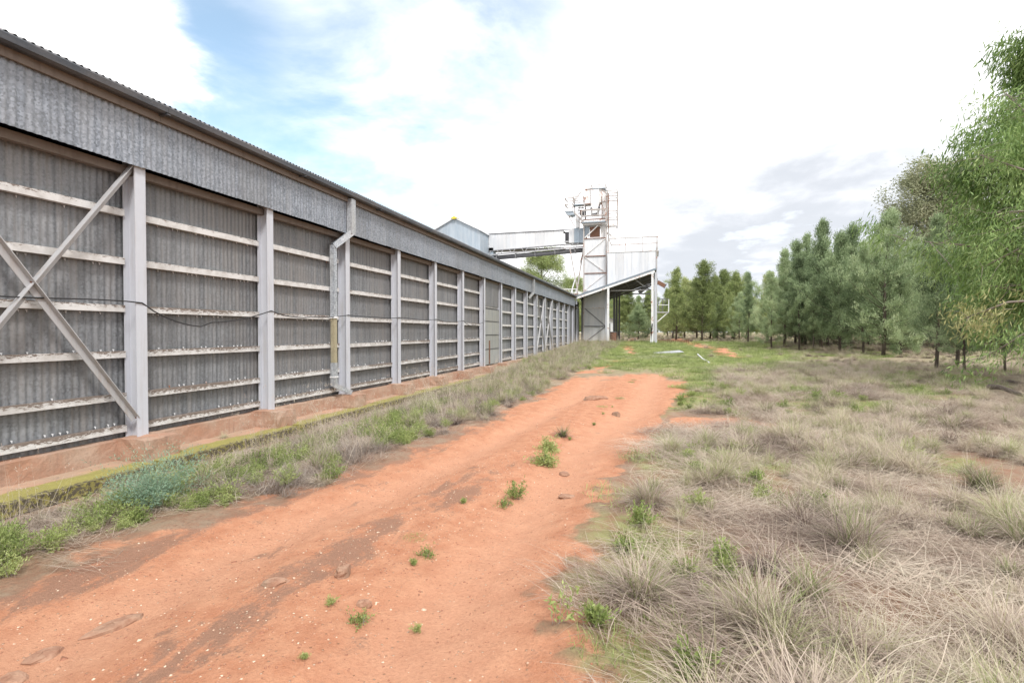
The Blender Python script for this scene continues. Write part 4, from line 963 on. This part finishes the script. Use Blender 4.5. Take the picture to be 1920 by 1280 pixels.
# pebbles on the track
def pebble(seed):
    rng = np.random.RandomState(seed)
    V = np.array([[1,0,0],[0,1,0],[-1,0,0],[0,-1,0],[0,0,.8],[.7,.7,.35],[-.7,.7,.35],[-.7,-.7,.35],[.7,-.7,.35]])*rng.uniform(.7, 1.25, (9, 1))
    F_ = np.array([[0,5,4],[5,1,4],[1,6,4],[6,2,4],[2,7,4],[7,3,4],[3,8,4],[8,0,4],[0,1,5],[1,2,6],[2,3,7],[3,0,8]])
    return npmesh('pebble', V*.5, [F_], [M['pebble']], {'rnd': np.zeros(9)})
PB = [pebble(i) for i in range(4)]
def dpeb(X, Y):
    q = (X-XL(Y))/(XR(Y)-XL(Y)); return trackness(X, Y)*(.18+.8*np.exp(-((q-.52)/.13)**2)+.25*sst(.5, .65, fbm(X*.9, Y*.6, 61, 3)))
A = [cast(26000, -5, .8, .8, 7, dpeb, .005, .019, 4, .3, .002), cast(14000, -5, 2, 7, 22, dpeb, .008, .024, 4, .3, .002), cast(260, -4.6, .6, 1, 12, dpeb, .02, .042, 4, .3, .006)]
scatter('gravel', PB, np.concatenate(A), 'pale quartz gravel scattered over the red dirt track', 'gravel')

# ------------------------------------------------------------------ single stones, weeds and tussocks one can point at
def rock(name, px, py, w, l, h, seed, label, rz=0, mat='stone'):
    rng = np.random.RandomState(seed); x, y = at(px, py); z = float(H(x, y))
    n, m_ = 10, 5; V = []
    for j in range(m_+1):
        a = j/m_*math.pi*.5
        for i in range(n):
            b_ = i/n*2*math.pi; r = math.cos(a)**.45*(1+.22*math.sin(b_*2+seed)+rng.uniform(-.13, .13))
            V.append((w/2*r*math.cos(b_), l/2*r*math.sin(b_), h*math.sin(a)**.8*(1+rng.uniform(-.1, .1)) - h*.35))
    F_ = [(j*n+i, j*n+(i+1) % n, (j+1)*n+(i+1) % n, (j+1)*n+i) for j in range(m_) for i in range(n)]+[tuple(m_*n+i for i in range(n))]
    o = put(name, MB().poly(V, F_).mesh(name, M[mat]), None, (x, y, z+h*.12), (0, 0, rz))
    return tag(o, label, 'stone')
rock('flat_stone', 212, 1150, .12, .32, .035, 3, 'long flat brown stone half buried beside the left wheel rut', R(-25))
rock('flat_stone', 80, 1205, .15, .15, .03, 4, 'broad rusty stone slab in the lower left corner of the track', R(-35))
rock('flat_stone', 22, 1250, .13, .14, .03, 14, 'reddish stone slab lowest and furthest left on the track', R(-15))
rock('stone', 643, 1078, .12, .13, .09, 5, 'upright angular red brown stone standing in the dark crusted soil', R(20))
rock('stone', 515, 1095, .17, .10, .04, 6, 'low flat grey brown stone left of the upright angular one', R(10))
rock('stone', 683, 1128, .09, .07, .04, 7, 'small square dark stone below the upright angular one', 0)
rock('stone', 1118, 747, .55, .35, .09, 8, 'grey flat rock furthest up the middle of the track', R(20))
rock('stone', 1155, 776, .16, .14, .11, 9, 'small dark lump of rock on the far red track', 0)
rock('stone', 1064, 922, .20, .12, .04, 10, 'flat grey stone in the track right of the leafy weed', R(5))
rock('stone', 1058, 880, .16, .12, .04, 11, 'flat grey stone in the track right of the weed clump', R(5))
def single(name, mesh, px, py, sc, label, cat, rz=0.0, group=None):
    x, y = at(px, py)
    o = put(name, mesh, None, (x, y, float(H(x, y))-.01), (0, 0, rz), (sc,)*3)
    return tag(o, label, cat, group)
wa = weed(81, .13, .25, 40, per=30, spread=1.5, lw=.008, ll=.024); wb = weed(82, .17, .12, 22, per=30, spread=.6, lw=.008, ll=.025); wc = weed(83, .08, .12, 22, per=16, spread=1.5, lw=.006, ll=.018)
single('weed', wa, 1022, 868, 1.5, 'spreading bright green weed clump in the middle of the track', 'weed')
single('weed', wa, 1030, 842, 1.4, 'green weed just behind the spreading clump in the middle of the track', 'weed', 2)
single('weed', wb, 966, 925, 1.1, 'small upright leafy weed standing alone in the track', 'weed')
single('weed', wc, 948, 940, 1.2, 'low sprawling grey green weed beside the upright leafy one', 'weed')
single('weed', wc, 800, 1034, 1.0, 'tiny green herb in the brown centre strip of the track', 'weed', 1)
single('weed', wc, 672, 1158, 1.0, 'sparse little herb low in the centre strip near the bottom', 'weed', 3)
single('weed', weed(84, .22, .1, 7, per=12, spread=.9, lw=.014), 1045, 1180, 1.0, 'thin bright green seedling near the bottom right track edge', 'weed')
single('grass_tuft', tussock(85, 160, .7, .45, green=.4), 1055, 815, 1.2, 'lone grassy tuft growing in the middle of the track', 'grass tuft')
single('bush', weed(86, .52, .5, 70, 'bluebush', .0055, .032, 110, .8), 288, 958, 1.0, 'feathery blue green bush beside the mossy footing of the shed', 'bush')
for i, (px, py, sc, lb) in enumerate([
    (1215, 955, 1.25, 'large dry tussock at the track edge, halfway down the right side of the dirt'),
    (1200, 1130, 1.35, 'big drooping grey tussock where the lower track meets the field'),
    (1420, 1190, 1.45, 'widest drooping grey tussock near the bottom of the field'),
    (1600, 1030, 1.45, 'domed tussock with dark centre in the middle of the near field'),
    (1345, 735, 1.0, 'small round tussock alone on green grass by the far track edge'),
    (1338, 765, .75, 'smallest round tussock on the bare red patch by the track'),
    (1350, 905, 1.15, 'brown tussock behind the bare red patch right of the track'),
    (1260, 850, 1.1, 'dark based tussock leaning by the track beyond the large one'),
    (1840, 925, 1.1, 'greener upright tussock by the right edge of the field')]):
    tm = tussock(90+i, 800, .7 if i != 8 else .5, 1.0, flat=.65, green=.10 if i < 8 else .4, w=.0042)
    single('grass_tussock', tm, px, py, sc*.60 if i in (4, 5) else sc*.74, lb, 'grass tussock', i*1.3)
# fallen logs at the right
for (p0, p1, r, lb) in [((1855, 737), (1935, 757), .07, 'dark fallen log lying in the dry grass at the right edge'), ((1880, 722), (1930, 730), .05, 'thinner fallen branch behind the log at the right edge')]:
    a = at(*p0); b_ = at(*p1); za = float(H(*a)); zb_ = float(H(*b_))
    tag(MB().tube([(a[0], a[1], za+.10), ((a[0]*2+b_[0])/3, (a[1]*2+b_[1])/3+.05, za+.14), ((a[0]+2*b_[0])/3, (a[1]+2*b_[1])/3-.04, zb_+.15), (b_[0], b_[1], zb_+.12)], r, 8, r*.6).build('fallen_log', M['bark'], None, True), lb, 'log')

# ------------------------------------------------------------------ trees
def tubes_np(paths, n=5):
    """paths: list of (points, r0, r1)"""
    b = MB()
    for P, r0, r1 in paths: b.tube(P, r0, n, r1)
    return b
def cypress(seed, h=8.0, rad=1.9, low=.12, nbr=95, per=300, mat='cyp', slim=1.0):
    rng = np.random.RandomState(seed); paths = []; C = []; D = []; B_ = []
    lean = rng.normal(0, .015, 2)*h
    def tp(f): return np.array([lean[0]*f+.06*math.sin(f*7+seed), lean[1]*f+.06*math.cos(f*6+seed), f*h])
    paths.append(([tuple(tp(f)) for f in np.linspace(0, .97, 9)], .020*h*.75, .015))
    for b_ in range(nbr):
        f = low+(.98-low)*(b_+rng.uniform(0, 1))/nbr; a = b_*2.4+rng.uniform(-.5, .5)
        prof = ((1-f)**1.0*(min(1, (f-low*.3)/.12))**.5 + .05)*(.60+.75*float(vnoise(a*1.2+seed, f*5+seed, seed)))*1.12
        L = rad*slim*prof*rng.uniform(.55, 1.3)*(1+.25*math.sin(a*2+seed)); el = .25+.85*f+rng.normal(0, .12)
        d = np.array([math.cos(a)*math.cos(el), math.sin(a)*math.cos(el), math.sin(el)]); p0 = tp(f); p1 = p0+d*L; pm = p0+d*L*.5-(0, 0, L*.06)
        if f < .75: paths.append(([tuple(p0), tuple(pm), tuple(p1)], .014+.012*(1-f), .004))
        nc = 3+int(L*2.4)
        for c in range(nc):
            g = rng.uniform(.35, 1.08); cp = p0+d*L*g+rng.normal(0, .10+.12*L*.4, 3); m_ = int(per/ nc*(.5+L*.45)*rng.uniform(.5, 1.5))
            cc = cp+rng.normal(0, 1, (m_, 3))*(.13, .13, .13)
            C.append(cc); dd = d*.6+np.array([0, 0, .7]); D.append(np.tile(dd, (m_, 1))); B_.append(np.full(m_, rng.uniform(-.15, 1.0)+(g-.8)*.5))  # inner clumps lowered: crown interior shade put into the leaf colour
    # dead bare twigs low on the stem
    for b_ in range(22):
        f = rng.uniform(.06, low+.12); a = rng.uniform(0, 6.28); L = rng.uniform(.6, 1.5)*rad/1.9; p0 = tp(f); d = np.array([math.cos(a), math.sin(a), rng.uniform(-.1, .5)])
        p1 = p0+d*L; paths.append(([tuple(p0), tuple(p0+d*L*.5+(0, 0, .05)), tuple(p1)], .012, .003))
    C = np.concatenate(C); D = np.concatenate(D)
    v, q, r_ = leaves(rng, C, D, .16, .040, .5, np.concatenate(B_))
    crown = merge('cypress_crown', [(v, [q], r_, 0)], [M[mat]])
    return tubes_np(paths, 5).mesh('cypress_trunk', M['bark'], smooth=True), crown, h
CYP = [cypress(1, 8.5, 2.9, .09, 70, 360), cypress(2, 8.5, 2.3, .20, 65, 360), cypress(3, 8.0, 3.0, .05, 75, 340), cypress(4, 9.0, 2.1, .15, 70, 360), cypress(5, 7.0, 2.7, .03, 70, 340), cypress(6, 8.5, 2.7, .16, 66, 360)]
CYY = [cypress(11, 8.5, 3.0, .1, mat='cypy'), cypress(12, 8.5, 2.7, .1, mat='cypy')]
def plant(name, var, x, y, h, rz, label, cat, group=None, wide=1.0):
    tm, cm, hh = var; s = h/hh; z = float(H(x, y))-.05
    o = thing(name, (x, y, z), label, cat, group, rz)
    for nm, me_ in (('trunk', tm), ('crown', cm)):
        c = bpy.data.objects.new(nm, me_); SC.collection.objects.link(c); c.parent = o; c.scale = (s*wide, s*wide, s)
    return o
def tree_px(px, py, top, var, label, name='cypress_pine', cat='tree', rz=0., wide=1.0, group=None):
    x, y = at(px, py); dep = -(CAMR.transposed() @ Vector((x, y, 0))).z
    h = EYE+dep*(622-top)/1000 - float(H(x, y))
    return plant(name, var, x, y, h, rz, label, cat, group, wide)
TL = [(1655, 668, 398, 0, 'broad blue green cypress pine with a spiky tip behind the near grass'),
 (1755, 693, 405, 1, 'cypress pine with a bare dark trunk, nearest of the row, left of the gum tree'),
 (1687, 668, 500, 4, 'short cypress pine on a thick dark stem between the two tallest near pines'),
 (1797, 690, 430, 3, 'cypress pine with two thin stems just left of the gum tree'),
 (1808, 700, 470, 3, 'slim dark stemmed pine half hidden by the gum tree'),
 (1885, 702, 500, 5, 'pine under the low gum branches at the right edge'),
 (1715, 660, 460, 2, 'soft green pine filling the gap behind the two nearest trunks'),
 (1618, 664, 455, 1, 'slim cypress pine just left of the broad spiky tipped one'),
 (1573, 660, 440, 2, 'dense rounded pine with foliage almost to the ground, left of the broad one'),
 (1538, 654, 415, 3, 'tall dark pine with bare twigs low down, highest of the middle row'),
 (1497, 656, 480, 5, 'greyish pine with a fan of bare lower twigs'),
 (1525, 658, 520, 5, 'small pine full of dead grey twigs in front of the tall dark one'),
 (1470, 650, 470, 1, 'leaning slender pine at the left end of the taller row'),
 (1447, 654, 510, 0, 'medium pine with a short clear trunk, left end of the dense block'),
 (1403, 643, 512, 3, 'open topped pointed pine standing forward of the far left trees'),
 (1385, 640, 548, 0, 'rounded dark pine beside the open topped pointed one'),
 (1345, 637, 568, 4, 'dark shrubby young pine in front of the pale far trees'),
 (1510, 646, 440, 3, 'narrow pine peeping up left of the highest middle one'),
 (1590, 650, 425, 0, 'leafy pine crown behind the dense rounded pine'),
 (1490, 645, 455, 2, 'broad pine behind the one with the fan of twigs')]
for i, (px, py, tp, vi, lb) in enumerate(TL): tree_px(px, py, tp, CYP[vi], lb, rz=i*1.7, wide=.82 + (.12 if i % 3 == 0 else 0))
FL = [(1262, 634, 540, 'olive round topped tree first right of the canopy'), (1284, 634, 522, 'tall rounded yellow green tree right of the canopy, second along'), (1306, 634, 524, 'pointed yellow green pine, third right of the canopy'),
 (1332, 635, 530, 'bushy yellow green tree in the middle of the far group'), (1357, 635, 508, 'far pale tree with a thin upright tip'), (1375, 636, 530, 'yellow green tree just behind the open topped pointed pine'),
 (1440, 640, 512, 'bright pale green tree crown glimpsed in the gap left of the dense block'), (1160, 632, 548, 'tree framed just right of the thin canopy post'), (1180, 632, 540, 'yellow green tree in the middle of the canopy opening'), (1215, 632, 545, 'tree framed against the right canopy post')]
for i, (px, py, tp, lb) in enumerate(FL): tree_px(px, py, tp, CYY[i % 2], lb, 'far_tree', rz=i*2.1, wide=1.15)
x, y = at(1200, 636); tree_px(1197, 636, 572, CYP[4], 'dark low conifer framed in the canopy opening', 'cypress_pine', wide=1.5)
random.seed(21)
for i in range(46):
    px = random.uniform(1240, 2050); x, y = at(px, 650 + (px-1240)*.02); k = random.uniform(1.05, 1.6) if px > 1420 else random.uniform(1.0, 1.5)
    x *= k; y *= k
    if px < 1420: x, y = x*1.25, y*1.25
    plant('cypress_pine', (CYP+CYY)[random.randrange(6) if px > 1400 else random.choice([6, 7, 3])], x, y, random.uniform(6.0, 7.6), i, 'cypress pine standing deep in the wood behind the front row', 'tree', 'cypress pines in the wood behind the front row')
# far wood as one mass
WD = []
for vi in range(8):
    tm, cm, hh = (CYP+CYY)[vi]; WD.append(cm)
X = RNG.uniform(-60, 150, 900); Y = RNG.uniform(52, 170, 900)
az = np.degrees(np.arctan2(X, Y)); k = ((az > 14) | (Y > 84)) & (np.abs(X-(Y-60)*.12-4) > 3)*(Y > 0) & ~((az < -8) & (Y < 100)); X = X[k]; Y = Y[k]
far_idx = np.where(np.degrees(np.arctan2(X, Y)) < 17, RNG.randint(5, 8, len(X)), RNG.randint(0, 8, len(X)))
scatter('far_wood', WD, np.stack([X, Y, H(X, Y)-.4, RNG.uniform(0, 6.28, len(X)), RNG.uniform(.75, 1.05, len(X)), far_idx, X*0], 1), 'far pine wood closing the view behind the clearing', 'wood')

def gum(seed, h, rad, nlimb=16, ncl=7, per=60, ll=.13, lw=.018, mat='euc', droop=-.9, crown_low=.25, spread=(.30, .30, .26), cone=False, bias=None):
    rng = np.random.RandomState(seed); paths = []; C = []; D = []; B_ = []
    tr_ = [np.array([.25*math.sin(f*3+seed)*f, .25*math.cos(f*2.5+seed)*f, f*h*.92]) for f in np.linspace(0, 1, 8)]
    paths.append(([tuple(p) for p in tr_], .022*h, .03))
    for b_ in range(nlimb):
        f = crown_low+(1-crown_low)*(b_+.5)/nlimb; i0 = f*7; a_ = int(min(i0, 6.99)); p0 = tr_[a_]+(tr_[a_+1]-tr_[a_])*(i0-a_)
        a = b_*2.4+rng.uniform(-.4, .4) if bias is None else bias+rng.normal(0, 1.3)
        prof = math.sin(math.pi*min(1, max(.05, (f-crown_low*.6)/(1.12-crown_low*.6))))**.6
        if cone: prof = 1.02*(1-f)**.6+.05
        L = rad*prof*rng.uniform(.75, 1.15); el = rng.uniform(.1, .75)+.3*f
        d = np.array([math.cos(a)*math.cos(el), math.sin(a)*math.cos(el), math.sin(el)])
        p1 = p0+d*L*.5; p2 = p1+(d*(1, 1, .35))*L*.55
        paths.append(([tuple(p0), tuple(p1), tuple(p2)], .035*L**.5, .01))
        for c in range(ncl):
            g = rng.uniform(.35, 1.15); q = p0+(p1-p0)*g*2 if g < .5 else p1+(p2-p1)*(g-.5)*2
            tw_ = rng.normal(0, 1, 3)*(.75, .75, .5)*L*.22; e_ = q+tw_; paths.append(([tuple(q), tuple(q+tw_*.6+(0, 0, .05)), tuple(e_)], .012, .003))
            for s in range(3):
                cc = e_+rng.normal(0, .32, 3)*L*.28; m_ = int(per*rng.uniform(.6, 1.4)); B_.append(np.full(m_, rng.uniform(0, 1)))
                C.append(cc+rng.normal(0, 1, (m_, 3))*spread); D.append(np.tile([math.cos(a)*.35, math.sin(a)*.35, droop], (m_, 1)))
    v, q, r_ = leaves(rng, np.concatenate(C), np.concatenate(D), ll, lw, .42, np.concatenate(B_))
    return tubes_np(paths, 6).mesh('gum_trunk', M['palebark'], smooth=True), merge('gum_crown', [(v, [q], r_, 0)], [M[mat]]), h
# foreground gum at right: trunk outside the frame, boughs reaching in
g1 = gum(7, 10.6, 3.5, 44, 10, 125, .18, .030, spread=(.16, .16, .22), crown_low=.14, cone=True)
gx_, gy_ = at(2055, 735); gyv = gy_
gt_ = plant('gum_tree', g1, gx_, gy_, 12.0, 1.0, 'tall green gum tree with hanging narrow leaves at the right edge', 'tree')
# its low boughs: yellowing and green sprays
def bough(px, py, tx, ty, dist, seed, mat, n, rad, label):
    rng = np.random.RandomState(seed)
    a = ray(tx, ty); b_ = ray(px, py); ha = dist/math.hypot(a.x, a.y); hb = dist/math.hypot(b_.x, b_.y)
    A_ = np.array([a.x*ha, a.y*ha, EYE+a.z*ha]); B = np.array([b_.x*hb, b_.y*hb, EYE+b_.z*hb]); org = np.array([gx_, gy_, wl(gt_).z])
    paths = [([tuple(A_-org), tuple((A_*.5+B*.5)-org+(0, 0, .15)), tuple(B-org)], .035, .008)]; C = []
    for i in range(n):
        f = rng.uniform(.2, 1.05); q = A_+(B-A_)*f; e_ = q+rng.normal(0, 1, 3)*(rad, rad, rad*.6)-(0, 0, rad*.3)
        paths.append(([tuple(q-org), tuple((q+e_)/2-org+(0, 0, .04)), tuple(e_-org)], .008, .002)); C.append(e_+rng.normal(0, 1, (80, 3))*(.15, .15, .17))
    C = np.concatenate(C)-org; v, q, r_ = leaves(rng, C, np.tile([-.2, 0, -.8], (len(C), 1)), .13, .02, .5)
    o = put('bough', tubes_np(paths, 5).mesh('bough', M['palebark'], smooth=True), gt_, wl(gt_)); o['label'] = label
    o.rotation_euler = (0, 0, -1.0); c = put('leaves', merge('bough_leaves', [(v, [q], r_, 0)], [M[mat]]), None, (0, 0, 0)); c.parent = o; c.location = (0, 0, 0)
bough(1800, 600, 1990, 560, 14.0, 3, 'eucbrown', 9, .20, 'low bough with yellowing leaves')
bough(1855, 665, 2000, 610, 13.5, 4, 'euc', 9, .22, 'lowest green bough near the grass')
bough(1845, 500, 2020, 440, 15.0, 5, 'euc', 16, .36, 'mid height bright green bough')
bough(1880, 170, 2020, 330, 15.5, 8, 'euc', 16, .35, 'topmost bough of hanging leaves in view')
bough(1835, 290, 2020, 380, 15.5, 6, 'euc', 18, .38, 'upper bough of hanging leaves')
bough(1850, 400, 2020, 420, 14.5, 9, 'euc', 18, .38, 'dense bough of hanging leaves')
# round olive gum behind the pines
g2 = gum(17, 14, 4.2, 26, 9, 95, .22, .07, 'eucolive', -.1, .45, (.36, .36, .30))
x, y = at(1755, 655)
tree_px(1772, 650, 318, g2, 'big round olive gum rising above the pines', 'gum_tree', wide=1.0)
# gum behind the far end of the shed, and lesser tree beside it
g3 = gum(27, 12, 3.6, 24, 8, 85, .22, .06, 'cypy', -.2, .25, (.34, .34, .30))
def plant_dir(px, dist, top, var, label, name, wide=1.0):
    v_ = ray(px, 622); k_ = dist/math.hypot(v_.x, v_.y); x, y = v_.x*k_, v_.y*k_; dep = k_
    plant(name, var, x, y, EYE+dep*(622-top)/1000-float(H(x, y)), 2.0, label, 'tree', None, wide)
plant_dir(1013, 66, 470, g3, 'leafy gum tree rising behind the far end of the shed roof', 'gum_tree', 1.0)
plant_dir(1072, 80, 522, g3, 'lower tree right behind the tower struts above the shed roof', 'gum_tree', 1.0)
